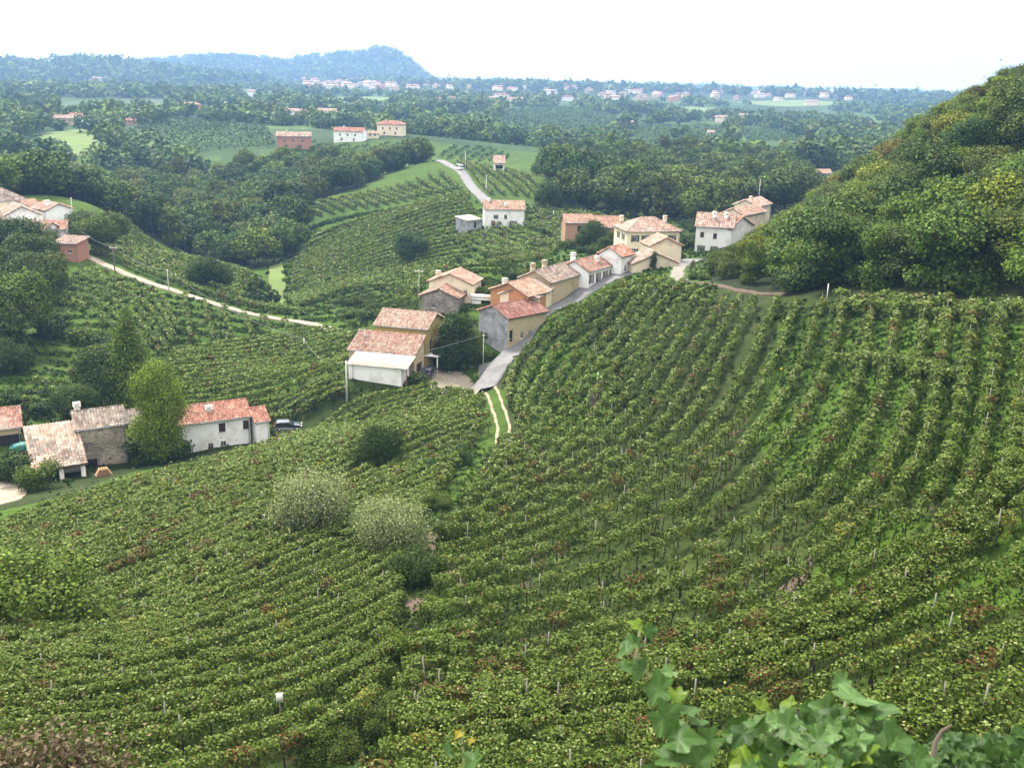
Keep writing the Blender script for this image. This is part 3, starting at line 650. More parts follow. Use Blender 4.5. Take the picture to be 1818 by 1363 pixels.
def wall_face(mb, o, ux, n, L, H, holes, depth=.28, c=(1, 1, 1)):
    """one wall from o along ux, H tall, with openings (x, z, w, h) and their reveals; n points outwards"""
    o, ux, n = np.array(o, float), np.array(ux, float), np.array(n, float); uz = np.array([0, 0, 1.0])
    xs = sorted({0, L, *[q for h in holes for q in (h[0], h[0] + h[2])]}); zs = sorted({0, H, *[q for h in holes for q in (h[1], h[1] + h[3])]})
    P = lambda x, z, d=0: tuple(o + ux * x + uz * z - n * d)
    for x0, x1 in zip(xs[:-1], xs[1:]):
        for z0, z1 in zip(zs[:-1], zs[1:]):
            if any(h[0] - 1e-6 <= x0 and x1 <= h[0] + h[2] + 1e-6 and h[1] - 1e-6 <= z0 and z1 <= h[1] + h[3] + 1e-6 for h in holes): continue
            mb.add([P(x0, z0), P(x1, z0), P(x1, z1), P(x0, z1)], [(0, 1, 2, 3)], c)
    for x, z, w, h in holes:
        for a, b in (((x, z), (x + w, z)), ((x + w, z), (x + w, z + h)), ((x + w, z + h), (x, z + h)), ((x, z + h), (x, z))):
            mb.add([P(*a), P(*b), P(*b, depth), P(*a, depth)], [(0, 1, 2, 3)], c)

def house(name, label, cat, org, yaw, L, D, wall_h, roof, rise, wmat, pal, wins=(), chims=(), ov=.4, tw=.36, th=.55, group=None, base=1.5, roofmat=None, facemat={}):
    """local x runs along the front, y into the depth; org is the roof's front left corner, on the ground.
    wins: (face f/r/l/b, x, z, w, h, kind)   chims: (x, y, height above the ridge)"""
    t = thing(name, label, cat, org, yaw, group); x0, x1, y0, y1 = ov, L - ov, ov, D - ov; W = MB(); faces = {
        'f': ((x0, y0), (1, 0), (0, -1), x1 - x0), 'r': ((x1, y0), (0, 1), (1, 0), y1 - y0), 'b': ((x1, y1), (-1, 0), (0, 1), x1 - x0), 'l': ((x0, y1), (0, -1), (-1, 0), y1 - y0)}
    ze = wall_h; sl = rise / (D / 2) if roof == 'x' else rise / (L / 2) if roof == 'y' else rise / D if roof == 'mono' else 0; wz = ze + sl * ov if roof != 'hip' else ze
    for k, (o, ux, n, ln) in faces.items():
        hs = [(q[1] - ov, q[2] + base, q[3], q[4]) for q in wins if q[0] == k]; H = wall_h + base
        top = {'x': (0, 0), 'y': (0, 0), 'mono': (0, 0), 'hip': (0, 0)}[roof]
        if k in facemat: F_ = MB(); wall_face(F_, (*o, -base), (*ux, 0), (*n, 0), ln, H - .02, hs); F_.build('facade', facemat[k], t)
        else: wall_face(W, (*o, -base), (*ux, 0), (*n, 0), ln, H - .02, hs)
        zz = wall_h - .02
        if roof == 'x' and k in 'rl': W.add([(o[0], o[1], zz), (o[0] + ux[0] * ln, o[1] + ux[1] * ln, zz), (o[0] + ux[0] * ln, o[1] + ux[1] * ln, zz + sl * ov), (o[0] + ux[0] * ln / 2, o[1] + ux[1] * ln / 2, wall_h + rise - .06), (o[0], o[1], zz + sl * ov)], [(0, 1, 2, 3, 4)])
        if roof == 'y' and k in 'fb': W.add([(o[0], o[1], zz), (o[0] + ux[0] * ln, o[1], zz), (o[0] + ux[0] * ln, o[1], zz + sl * ov), (L / 2, o[1], wall_h + rise - .06), (o[0], o[1], zz + sl * ov)], [(0, 1, 2, 3, 4)])
        if roof == 'mono' and k in 'rl':
            W.add([(o[0], y0, zz), (o[0], y1, zz), (o[0], y1, zz + sl * (D - ov) - .04), (o[0], y0, zz + sl * ov - .04)], [(0, 1, 2, 3)])
        if roof == 'mono' and k == 'b': W.add([(x1, y1, zz), (x0, y1, zz), (x0, y1, zz + sl * (D - ov) - .04), (x1, y1, zz + sl * (D - ov) - .04)], [(0, 1, 2, 3)])
    W.build('wall', wmat, t)
    z, R = ze, ze + rise
    if roof == 'x': planes = [((0, 0, z), (L, 0, z), (L, D / 2, R), (0, D / 2, R)), ((L, D, z), (0, D, z), (0, D / 2, R), (L, D / 2, R))]; ridge = ((0, D / 2, R), (L, D / 2, R))
    elif roof == 'y': planes = [((0, D, z), (0, 0, z), (L / 2, 0, R), (L / 2, D, R)), ((L, 0, z), (L, D, z), (L / 2, D, R), (L / 2, 0, R))]; ridge = ((L / 2, 0, R), (L / 2, D, R))
    elif roof == 'mono': planes = [((0, 0, z), (L, 0, z), (L, D, R), (0, D, R))]; ridge = ((0, D, R), (L, D, R))
    else:
        q = min(D / 2, L / 2 - .3) if L >= D else None
        if L >= D: a, b = (D / 2, D / 2, R), (L - D / 2, D / 2, R)
        else: a, b = (L / 2, L / 2, R), (L / 2, D - L / 2, R)
        if L >= D: planes = [((0, 0, z), (L, 0, z), b, a), ((L, D, z), (0, D, z), a, b), ((L, 0, z), (L, D, z), b, b), ((0, D, z), (0, 0, z), a, a)]
        else: planes = [((0, D, z), (0, 0, z), a, b), ((L, 0, z), (L, D, z), b, a), ((0, 0, z), (L, 0, z), a, a), ((L, D, z), (0, D, z), b, b)]
        ridge = (a, b)
    Rb = MB()
    for p in planes:
        p = [np.array(q, float) for q in p]; dn = np.array([0, 0, -.14]); tri = np.allclose(p[2], p[3])
        v = (p[:3] if tri else p); n = len(v); Rb.add(list(v) + [q + dn for q in v], [tuple(range(n)), tuple(range(2 * n - 1, n - 1, -1))] + [(i, i + n, (i + 1) % n + n, (i + 1) % n) for i in range(n)], (.8, .7, .62))
    ro = Rb.build('roof', roofmat or M_WOOD, t)
    if roofmat is None:
        vs, fs, cs, k = [], [], [], 0
        for p in planes:
            v, f, c = tile_plane(*p, pal, tw, th); vs.append(v); fs.append(f + k); cs.append(c); k += len(v)
        rp = MB(); a, b = np.array(ridge[0]), np.array(ridge[1]); m = max(int(np.linalg.norm(b - a) / .45), 1)
        for i in range(m):
            p0, p1 = a + (b - a) * i / m, a + (b - a) * (i + 1) / m; rp.tube([p0 + [0, 0, .08], p1 + [0, 0, .12]], .16, 5, tuple(np.array(pal[i % len(pal)]) * 1.15))
        if roof == 'hip':
            for e, rr_ in ((planes[0][0], planes[0][3]), (planes[0][1], planes[0][2])):
                e, rr_ = np.array(e), np.array(rr_); m = max(int(np.linalg.norm(rr_ - e) / .45), 1)
                for i in range(m): rp.tube([e + (rr_ - e) * i / m + [0, 0, .08], e + (rr_ - e) * (i + 1) / m + [0, 0, .12]], .15, 5, tuple(np.array(pal[i % len(pal)]) * 1.1))
        tag(obj('tiles', mesh('tiles', np.vstack(vs), np.vstack(fs), [M_TILE], np.vstack(cs)), ro), kind='stuff'); tag(rp.build('ridge_tiles', M_TILE, ro), kind='stuff')
    for cx, cy, ch in chims:
        zb = R - 1.6; c = MB().box(cx - .38, cx + .38, cy - .38, cy + .38, zb, R + ch).box(cx - .5, cx + .5, cy - .5, cy + .5, R + ch + .003, R + ch + .14)
        c.box(cx - .3, cx + .3, cy - .3, cy + .3, R + ch + .143, R + ch + .42).box(cx - .48, cx + .48, cy - .48, cy + .48, R + ch + .423, R + ch + .52); c.build('chimney', wmat if wmat in (M_WHITE, M_CREAM, M_BEIGE) else M_TRIM, ro)
    for q in wins: window(t, faces[q[0]], ov, *q[1:])
    g = MB(); g.tube([(.1, -.06, z - .02), (L - .1, -.06, z - .02)], .07, 6); g.tube([(x1 - .2, -.06, z - .05), (x1 - .2, y0 - .08, z - .5), (x1 - .2, y0 - .08, -base)], .05, 5)
    if roof in ('x', 'hip', 'mono'): g.build('gutter', M_METAL, t)
    return t

def window(t, face, ov, x, z, w, h, kind='g'):
    o, ux, n, ln = face; ux = np.array([*ux, 0.]); n = np.array([*n, 0.]); b = np.array([*o, 0.]) + ux * (x - ov); uz = np.array([0, 0, 1.])
    def slab(mb, xa, xb, za, zb, d0, d1, c=(1, 1, 1)):
        P = [b + ux * X + uz * (z + Z) + n * d for d in (d0, d1) for X, Z in ((xa, za), (xb, za), (xb, zb), (xa, zb))]
        mb.add(P, [(0, 3, 2, 1), (4, 5, 6, 7), (0, 1, 5, 4), (1, 2, 6, 5), (2, 3, 7, 6), (3, 0, 4, 7)], c)
    f = MB()
    if kind == 'v':                                                        # unglazed opening
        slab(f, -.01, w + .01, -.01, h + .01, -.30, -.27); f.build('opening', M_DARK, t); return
    if kind == 'door':
        slab(f, 0, w, 0, h, -.2, -.14); d = f.build('door', M_WOOD, t); k = MB(); slab(k, w * .8, w * .8 + .06, h * .45, h * .5, -.14, -.08); k.build('handle', M_METAL, d); return
    if kind == 'garage':
        n_ = 5
        for i in range(n_): slab(f, 0, w, h * i / n_ + .01, h * (i + 1) / n_ - .01, -.2, -.15)
        f.build('garage_door', M_GREYWOOD, t); return
    fr = .07
    for xa, xb, za, zb in ((0, fr, 0, h), (w - fr, w, 0, h), (fr, w - fr, 0, fr), (fr, w - fr, h - fr, h), (w / 2 - .03, w / 2 + .03, fr, h - fr)): slab(f, xa, xb, za, zb, -.2, -.13)
    wo = f.build('window', M_TRIM if kind != 'd' else M_SHUT, t); g = MB(); slab(g, fr, w - fr, fr, h - fr, -.19, -.165); g.build('pane', M_GLASS, wo)
    s = MB(); slab(s, -.1, w + .1, -.1, -.003, -.2, .09); s.build('sill', M_TRIM, wo)
    if kind in ('s', 'd', 'gs'):
        m = M_GSHUT if kind == 'gs' else M_SHUT
        for a in ((-.5 * w, -.02), (w + .02, 1.5 * w)) if kind != 'd' else ((.02, w / 2 - .01), (w / 2 + .01, w - .02)):
            s = MB(); d0 = .02 if kind != 'd' else -.12
            slab(s, a[0], a[1], 0, h, d0, d0 + .04)
            for i in range(5): slab(s, a[0] + .05, a[1] - .05, h * (.08 + .18 * i), h * (.2 + .18 * i), d0 + .042, d0 + .06)
            s.build('shutter', m, wo)
    if kind == 'sur':                                                       # pale painted surround
        s = MB()
        for xa, xb, za, zb in ((-.14, -.003, -.12, h + .14), (w + .003, w + .14, -.12, h + .14), (0, w, h + .003, h + .14)): slab(s, xa, xb, za, zb, .003, .03)
        s.build('surround', M_TRIM, wo)

def eave(e1, e2, ze):
    """front left corner, heading and length of a level eave seen between two pixels"""
    a, b = at_z(*e1, ze), at_z(*e2, ze); d = b - a; return a, math.atan2(d[1], d[0]), math.hypot(d[0], d[1])
def slope_depth(a, yaw, px, ze, pitch):
    """how far behind the eave the ridge lies when it is seen at px and the roof rises by pitch"""
    lo, hi = .2, 30.0; n = np.array([-math.sin(yaw), math.cos(yaw)])
    for _ in range(50):
        d = (lo + hi) / 2; q = (at_z(*px, ze + d * pitch)[:2] - a[:2]) @ n
        lo, hi = (d, hi) if q > d else (lo, d)
    return d
def along(a, yaw, px, z): q = at_z(*px, z) - a; return q[0] * math.cos(yaw) + q[1] * math.sin(yaw), -q[0] * math.sin(yaw) + q[1] * math.cos(yaw)
# each building is set by its eave, sighted between two pixels at the eave's height above datum
def build(name, label, cat, e1, e2, ze, wall_h, D, roof, rise, wmat, pal, yaw=None, L=None, **k):
    a, y, l = eave(e1, e2, ze); y = y if yaw is None else math.radians(yaw); l = l if L is None else L
    return house(name, label, cat, (a[0], a[1], ze - wall_h), y, l, D, wall_h, roof, rise, wmat, pal, **k)
B = {}
# --- the farm on the left
B['farm'] = build('farmhouse', 'long white farmhouse with red tiled roof at the left, four dark windows', 'house', (300, 758), (449, 739), 1.2, 4.7, 7.4, 'x', 1.5, M_WHITE, RED,
    wins=[('f', 6.85, 2.75, .95, 1.4, 'd'), ('f', 10.3, 2.7, .9, 1.4, 'd'), ('f', 5.2, .35, .75, .95, 'sur'), ('f', 7.0, .55, .75, .8, 'sur')], chims=[(6.0, 2.3, -.35)], base=2.5)
build('farmhouse_annex', 'small white annex with red roof on the right end of the farmhouse', 'house', (452, 751), (475, 747), .7, 4.0, 6.2, 'x', 1.25, M_WHITE, RED, yaw=28.6, L=2.4, base=2.5, ov=.25)
build('stone_barn', 'old rubble stone barn with weathered tiled roof, left of the bright tall tree', 'barn', (132, 765), (228, 753), 2.1, 5.9, 7.6, 'x', 1.5, M_STONE, AGED,
    wins=[('f', 1.0, .1, 1.5, 1.3, 'v'), ('f', 4.0, .9, .35, .3, 'v'), ('f', 1.2, 2.6, 1.0, 1.2, 'garage')], chims=[(.9, 4.6, .5)], base=2.5, tw=.40)
build('stone_barn_wing', 'lower stone wing with weathered roof between the stone barn and the tall tree', 'barn', (228, 760), (300, 752), 1.6, 5.2, 7.0, 'x', 1.4, M_BEIGE, AGED, yaw=28.3, wins=[('f', 1.5, 3.7, .6, .6, 'v')], base=2.5, tw=.40)
def porch_barn():
    """open barn: a long weathered roof on posts, boarded above the opening"""
    a, y, L = eave((56, 837), (156, 822), -.7); z0 = -3.9; h = 3.2; D = 8.8; rise = 3.2
    t = thing('porch_barn', 'open barn with a big patchy weathered tile roof on stone posts by the farm yard', 'barn', (a[0], a[1], z0), y)
    W = MB(); W.box(.4, .7, 2.4, D - .3, -1.5, h + .7).box(L - .7, L - .4, 2.4, D - .3, -1.5, h + .7).box(.4, L - .4, D - .6, D - .3, -1.5, h + 2.9)
    for x0, x1 in ((.42, .68), (L - .68, L - .42)): W.add([(x0, 2.4, h + .7), (x1, 2.4, h + .7), (x1, D - .3, h + .7), (x0, D - .3, h + .7), (x0, D - .3, h + 2.9), (x1, D - .3, h + 2.9)], [(0, 3, 4), (1, 5, 2), (0, 4, 5, 1)])
    W.build('wall', M_STONE, t)
    R = MB().add([(0, 0, h), (L, 0, h), (L, D, h + rise), (0, D, h + rise), (0, 0, h - .16), (L, 0, h - .16), (L, D, h + rise - .16), (0, D, h + rise - .16)], [(0, 1, 2, 3), (7, 6, 5, 4), (0, 4, 5, 1), (1, 5, 6, 2), (2, 6, 7, 3), (3, 7, 4, 0)], (.7, .6, .5))
    ro = R.build('roof', M_WOOD, t)
    v, f, c = tile_plane((0, 0, h), (L, 0, h), (L, D, h + rise), (0, D, h + rise), AGED + [(.5, .22, .14), (.45, .33, .26)], .40, .6, patchy=.55); tag(obj('tiles', mesh('tiles', v, f, [M_TILE], c), ro), kind='stuff')
    for x in (.55, L * .52, L - .6): MB().box(x - .28, x + .28, .35, .9, -2.5, h - .05).build('post', M_TRIM, t)
    for i in range(11):
        x = L * .52 + .35 + i * (L * .48 - 1.25) / 11; MB().box(x, x + (L * .48 - 1.4) / 11 - .02, .5, .56, h - 1.15, h - .06).build('board', M_GREYWOOD, t)
    MB().box(L * .52 + .3, L - .9, .45, .8, -.2, .35).build('parapet', M_TRIM, t)
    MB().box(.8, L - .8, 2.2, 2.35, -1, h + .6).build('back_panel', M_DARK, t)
porch_barn()
build('shed', 'building with red roof over a dark open bay at the left edge', 'shed', (-45, 768), (41, 758), 1.0, 3.6, 8.6, 'x', 1.7, M_BEIGE, PINK + RED, wins=[('f', 2.4, 0, 3.2, 2.6, 'v')], base=2.5)
def wood_pile():
    g = ground(172, 848, 120)[0]; t = thing('woodpile', 'small pile of sawn orange logs below the stone barn wall', 'woodpile', g + [0, 0, -.05], math.radians(28))
    for i in range(4):
        for j in range(7 - i): MB().tube([(j * .3 + i * .15, 0, .15 + i * .26), (j * .3 + i * .15, 1.0, .15 + i * .26)], .145, 7).build('log', M_LOG, t)
M_LOG = mat_plain('sawn_log', (.26, .15, .08), .85, 6.0, .3)
wood_pile()
def tarp():
    g = ground(41, 806, 125)[0]; t = thing('trailer', 'farm trailer under a dark green tarpaulin beside the porch barn', 'trailer', g, math.radians(40)); mb = MB()
    n = 9
    for i in range(n):
        for j in range(n):
            x, y = i / (n - 1) * 3.4 - 1.7, j / (n - 1) * 2.0 - 1; mb.v.append((x, y, .7 + 1.0 * (1 - (x / 1.75) ** 4) * (1 - (y / 1.05) ** 4) + .06 * math.sin(x * 5 + y * 3)))
    mb.f = [(i * n + j, (i + 1) * n + j, (i + 1) * n + j + 1, i * n + j + 1) for i in range(n - 1) for j in range(n - 1)]; mb.c = [(1, 1, 1)] * len(mb.f)
    mb.build('tarpaulin', mat_plain('green_tarpaulin', (.01, .10, .09), .5, 3.0, .2), t, True); MB().box(-1.7, 1.7, -1, 1, .45, .72).build('bed', M_WOOD, t)
    for sx in (-.7, .7):
        for sy in (-1.02, 1.02): MB().tube([(sx, sy - .1, .35), (sx, sy + .1, .35)], .35, 12).build('wheel', M_DARK, t)
tarp()
# --- barn with three stepped roofs beside the road
build('barn', 'two storey barn with a pale pink tiled roof, highest of three stepped roofs', 'barn', (661, 577), (757, 588), 6.8, 7.4, 9.4, 'x', 1.9, M_OCHRE, PINK, yaw=-15, wins=[('r', 2.0, 3.0, 1.3, 2.2, 'v'), ('r', 6.0, 3.2, 1.1, 1.6, 'g')], base=1.5)
build('barn_annex', 'middle part of the stepped barn with mottled red roof', 'barn', (615, 621), (735, 634), 3.9, 4.6, 5.6, 'mono', 2.1, M_BEIGE, PINK + RED + AGED[:1], yaw=-14, wins=[('r', 1.5, .1, 3.0, 2.6, 'v')], ov=.3, base=1.5)
def lean_to():
    a, y, L = eave((614, 646), (726, 653), 3.0); y = math.radians(-12); D = 4.6; z0 = -.9; h = 3.9; rise = .95
    t = thing('lean_to', 'white walled lean-to with grey sheet roof on the front of the stepped barn', 'shed', (a[0], a[1], z0), y); W = MB()
    wall_face(W, (.3, .35, -1.5), (1, 0, 0), (0, -1, 0), L - 1.5, h + 1.45, []); wall_face(W, (.3, D, -1.5), (0, -1, 0), (-1, 0, 0), D - .35, h + 1.45, [])
    wall_face(W, (L - 1.2, .35, -1.5), (0, 1, 0), (1, 0, 0), D - .35, h + 1.45, []); W.build('wall', M_WHITE, t); n = max(int(L / 1.05), 1)
    R = obj('roof', MB().add([(0, 0, h - .05), (L, 0, h - .05), (L, D, h + rise - .05), (0, D, h + rise - .05)], [(0, 1, 2, 3)]).me('roof', M_WOOD), t)
    for i in range(n):                                                     # fibre cement sheets, each slightly out of true
        x0, x1 = i * L / n + .01, (i + 1) * L / n - .01; q = random.uniform(0, .03); MB().add([(x0, -.1, h + q), (x1, -.1, h + q), (x1, D, h + rise + q), (x0, D, h + rise + q), (x0, -.1, h - .04 + q), (x1, -.1, h - .04 + q)], [(0, 1, 2, 3), (0, 4, 5, 1)]).build('roof_sheet', M_SHEET, R)
    MB().box(1.0, 1.12, .24, .34, -1.2, h - .05).build('post', M_METAL, t); MB().box(L - .35, L - .2, .2, .35, -1.0, h - .06).build('post', M_WOOD, t)
lean_to()
def carport():
    p = at_r(757, 640, 171); t = thing('carport', 'white roofed carport beside the stepped barn with a dark car under it', 'carport', (p[0], p[1], height(*p[:2])[0] - .1), math.radians(-15))
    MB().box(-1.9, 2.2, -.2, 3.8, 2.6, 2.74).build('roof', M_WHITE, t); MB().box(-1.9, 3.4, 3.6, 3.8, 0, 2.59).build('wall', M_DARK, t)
    for x in (-1.7, 2.0): MB().box(x - .09, x + .09, -.05, .13, -.6, 2.59).build('post', M_TRIM, t)
    T = thing('terrace', 'raised terrace with white round table between the barn and the evergreens', 'terrace', (p[0] + 1.2, p[1] + 5, height(*p[:2])[0] + .4), math.radians(-15))
    MB().box(-1.5, 3.6, -1, 3, 2.3, 2.6).box(-1.4, -1.1, -.9, 2.9, -2, 2.3).box(3.2, 3.5, -.9, 2.9, -2, 2.3).build('deck', M_BRICK, T); MB().box(-1.5, 3.6, -1, -.85, 2.603, 3.3).build('parapet', mat_plain('terracotta', (.55, .22, .10), .85, 3.0, .2), T)
    MB().tube([(.6, .8, 2.6), (.6, .8, 3.3)], .05, 6).tube([(.6, .8, 3.3), (.6, .8, 3.36)], .75, 14).build('table', M_WHITE, T)
    MB().tube([(-.4, 3.4, 1.0), (-.4, 3.4, 5.6)], .7, 12).tube([(-.4, 3.4, 5.6), (-.4, 3.4, 6.0)], [.7, .25], 12).build('tank', M_CREAM, T)
carport()
# --- buildings along the village street
build('stone_house', 'low rubble stone house with reddish roof and gable to the viewer, behind the evergreens', 'house', (743, 525), (815, 531), 7.2, 4.8, 6.0, 'y', 1.7, M_DSTONE, BROWNS + RED[:2], wins=[('r', 2.2, 2.2, .9, 1.3, 'v'), ('f', 2.6, 2.5, .8, .9, 'g')], yaw=-15)
def back_house():
    a, y, L = eave((750, 506), (836, 504), 9.2); house('plaster_house', 'taller pale house with red roof rising behind the low stone house', 'house', (a[0] + .5, a[1] + 3.5, 3.4), math.radians(-15), 9.8, 7.0, 5.8, 'y', 1.9, M_CREAM, PINK + RED[:1], wins=[('r', 2.5, 2.6, .9, 1.3, 'g'), ('f', 7.6, 3.3, .8, 1.2, 'g')], chims=[(2.2, .8, -.2)])
back_house()
def bridge_terrace():
    a, b = at_z(836, 524, 7.2), at_z(868, 528, 7.0); y = math.atan2(b[1] - a[1], b[0] - a[0]); L = math.hypot(*(b - a)[:2])
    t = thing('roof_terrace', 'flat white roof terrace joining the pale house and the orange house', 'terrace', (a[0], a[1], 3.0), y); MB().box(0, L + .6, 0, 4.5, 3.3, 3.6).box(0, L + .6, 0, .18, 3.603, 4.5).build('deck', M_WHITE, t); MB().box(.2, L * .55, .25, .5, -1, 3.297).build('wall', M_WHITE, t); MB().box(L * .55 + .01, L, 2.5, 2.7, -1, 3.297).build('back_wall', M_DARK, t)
bridge_terrace()
def d_of(e1, e2, ze, br): a, y, L = eave(e1, e2, ze); return along(a, y, br, ze)[1]
gd = d_of((845, 551), (902, 567), 6.9, (934, 542))
B['grey'] = build('grey_house', 'grey patchy plaster house with dark red roof, gable towards the road junction', 'house', (845, 551), (902, 567), 6.9, 5.9, gd, 'y', 1.75, M_GREY, MAROON, wins=[('r', .8, 1.4, .9, 2.2, 'v'), ('r', 3.6, 1.6, .8, 1.3, 'g'), ('r', 5.6, 1.6, .8, 1.3, 'g')], base=2.0, facemat={'r': M_BEIGE})
od = d_of((866, 514), (938, 528), 9.3, (984, 511))
build('orange_house', 'orange plastered house with salmon roof behind the grey plaster house', 'house', (866, 514), (938, 528), 9.3, 6.4, od * .62, 'y', 2.0, M_ORANGE, ORANGES, wins=[('r', 1.2, 3.5, .9, 1.4, 's'), ('r', 1.4, .6, .9, 1.1, 'g'), ('f', 7.6, 3.6, .8, 1.2, 'g')], chims=[(3.6, .8, .1)], base=2.5)
def street_row(name, label, e1, e2, ze, wh, D, rise, m, pal, **k): return build(name, label, 'house', e1, e2, ze, wh, D, 'x', rise, m, pal, **k)
street_row('cream_house', 'narrow cream house with mottled salmon roof next to the orange house', (955, 530), (985, 512), 8.9, 6.0, 8.2, 1.7, M_CREAM, ORANGES + AGED, wins=[('f', 1.3, 3.0, .8, 1.2, 's'), ('f', 3.6, 3.0, .8, 1.2, 's'), ('f', 1.0, -.6, 1.1, 2.1, 'door')], base=3)
street_row('beige_house', 'long windowless beige wall house with dark aged roof along the street', (978, 503), (1049, 482), 10.1, 6.4, 8.0, 1.9, M_BEIGE, AGED + BROWNS, wins=[('f', 1.2, 4.2, .7, .9, 'g'), ('f', 9.6, .2, 1.2, 2.2, 'door')], chims=[(.8, 4.8, .9), (5.2, 4.8, .9)], base=3)
street_row('shuttered_house', 'white row house with four dark shuttered windows on the street', (1046, 483), (1104, 468), 11.0, 5.6, 7.6, 1.8, M_WHITE, BROWNS + RED, wins=[('f', 1.2, 2.9, .85, 1.9, 's'), ('f', 3.9, 2.9, .85, 1.9, 's'), ('f', 6.6, 2.9, .85, 1.9, 's'), ('f', 9.3, 2.9, .85, 1.9, 's')], chims=[(1.2, 4.8, .9), (6.4, 2.2, -.1)], base=3)
gb = d_of((1060, 450), (1104, 457), 13.2, (1123, 452))
build('gable_house', 'white house with bright red roof and plain gable above the shuttered row house', 'house', (1059, 450), (1104, 457), 13.2, 7.4, max(gb, 5.5), 'y', 1.75, M_WHITE, RED + ORANGES[:2], wins=[('r', 1.8, 4.0, .9, 1.4, 'g')], base=3)
build('villa', 'large cream villa with hipped tile roof and rows of shuttered windows', 'house', (1112, 412), (1211, 411), 14.8, 7.6, 10.5, 'hip', 2.6, M_CREAM, PINK, wins=[('f', 1.9, 5.2, 1.0, 1.5, 'gs'), ('f', 4.4, 5.2, 1.0, 1.5, 'gs'), ('f', 7.0, 5.2, 1.0, 1.5, 'gs'), ('f', 11.0, 5.2, 1.0, 1.5, 'gs'), ('f', 1.7, 1.6, 1.1, 2.0, 'gs'), ('f', 5.2, 1.6, 1.0, 1.8, 'gs'), ('l', 3.2, 5.2, 1.0, 1.5, 'gs'), ('l', 6.8, 5.2, 1.0, 1.5, 'gs'), ('l', 5.0, 1.6, 1.0, 1.8, 'gs')], chims=[(1.6, 8.6, -.5), (12.0, 7.0, -.4)], base=3)
build('low_house', 'low cream gabled house in front of the villa, cypress against its wall', 'house', (1122, 470), (1206, 467), 11.7, 4.6, 6.4, 'y', 2.3, M_CREAM, AGED + PINK, wins=[('f', 7.4, .8, .9, 1.2, 'v')], base=4, yaw=14)
build('gabled_annex', 'small cream gabled annex with stepped red roofs at the right corner of the villa', 'house', (1153, 438), (1209, 435), 14.0, 5.8, 6.2, 'y', 1.9, M_CREAM, PINK + ORANGES, base=4, yaw=14)
build('brown_house', 'brown house with long salmon roof and open loft, behind garden trees', 'house', (1002, 396), (1052, 397), 11.6, 6.4, 8.0, 'x', 1.7, M_BROWN, ORANGES, wins=[('f', 3.6, 4.0, 2.8, 1.6, 'v'), ('f', 1.2, .4, 1.0, 1.6, 'v')], base=3, yaw=6, L=8.2)
build('brown_house_wing', 'right wing of the brown house with bright orange roof', 'house', (1050, 404), (1104, 404), 10.8, 5.8, 8.6, 'x', 2.4, M_BROWN, ORANGES + RED[:1], wins=[('f', 4.6, 2.5, .9, 1.4, 'g')], base=3, yaw=6, L=8.6)
build('ridge_house', 'white house with salmon roof alone on the ridge by the grey road', 'house', (858, 372), (934, 373), 8.2, 5.4, 10.0, 'x', 2.2, M_WHITE, ORANGES, wins=[('f', 3.3, 2.4, 1.5, 1.3, 'g'), ('f', 6.6, 2.4, 1.0, 1.4, 'g'), ('f', 2.6, 0, 1.2, 1.9, 'door'), ('f', 8.5, .2, 2.2, 1.7, 'garage'), ('l', 4.2, 2.4, 1.0, 1.3, 'g')], chims=[(2.0, 4.4, .3), (7.2, 2.0, -.9)], base=3, tw=.5, th=.8)
build('shed', 'low grey shed with pale flat roof on the left of the white ridge house', 'shed', (829, 392), (858, 389), 5.6, 2.6, 6.2, 'mono', .7, M_GREY, AGED, roofmat=M_SHEET, wins=[('f', 3.2, .0, 1.0, 2.0, 'v')], base=3)
build('white_house', 'tall white house with pink tile roof half hidden by the wooded hill', 'house', (1233, 402), (1300, 409), 14.9, 7.6, 10.0, 'x', 2.7, M_WHITE, PINK, wins=[('f', 1.5, 5.0, .9, 1.3, 'd'), ('f', 4.6, 4.8, .9, 1.3, 'd'), ('f', 1.5, 1.6, .9, 1.4, 'gs'), ('f', 4.6, 1.6, .9, 1.4, 'gs')], chims=[(4.4, 3.2, .2)], base=4, yaw=-14, tw=.5, th=.8)
build('white_house_wing', 'white gable wing at the right of the tall white house', 'house', (1297, 408), (1341, 400), 14.6, 6.5, 9.0, 'y', 2.6, M_WHITE, ORANGES + RED[:1], chims=[(2.6, 3.0, .5)], base=4, tw=.5, th=.8)
build('hill_house', 'cream house with pink roof above the white gable, upper of two', 'house', (1345, 368), (1372, 362), 13.0, 5.0, 8.0, 'x', 1.8, M_CREAM, PINK, base=4, chims=[(3.4, 3.8, .3)], tw=.6, th=.9)
build('hill_house', 'cream house with pink roof directly behind the white gable, lower of two', 'house', (1320, 384), (1362, 376), 13.6, 5.0, 7.0, 'x', 1.8, M_CREAM, PINK + ORANGES, base=4, tw=.6, th=.9)
build('tower_house', 'slim stone tower house with pink roof standing among vines right of the ridge road', 'house', (876, 290), (897, 290), 13.6, 5.4, 5.0, 'mono', 2.6, M_TRIM, PINK, L=5.0, yaw=4, wins=[('f', .9, 3.2, 3.0, 1.5, 'v'), ('f', 1.0, .8, .9, 1.1, 'v'), ('f', 3.0, .8, .9, 1.1, 'v')], base=3, tw=.6, th=.9)
build('shed', 'grey stone hut with bright red roof at the edge of the wooded hill', 'shed', (1452, 308), (1484, 307), 4.0, 4.0, 6.5, 'x', 1.8, M_STONE, ORANGES, L=8.0, yaw=8, base=3, tw=.7, th=1.0)
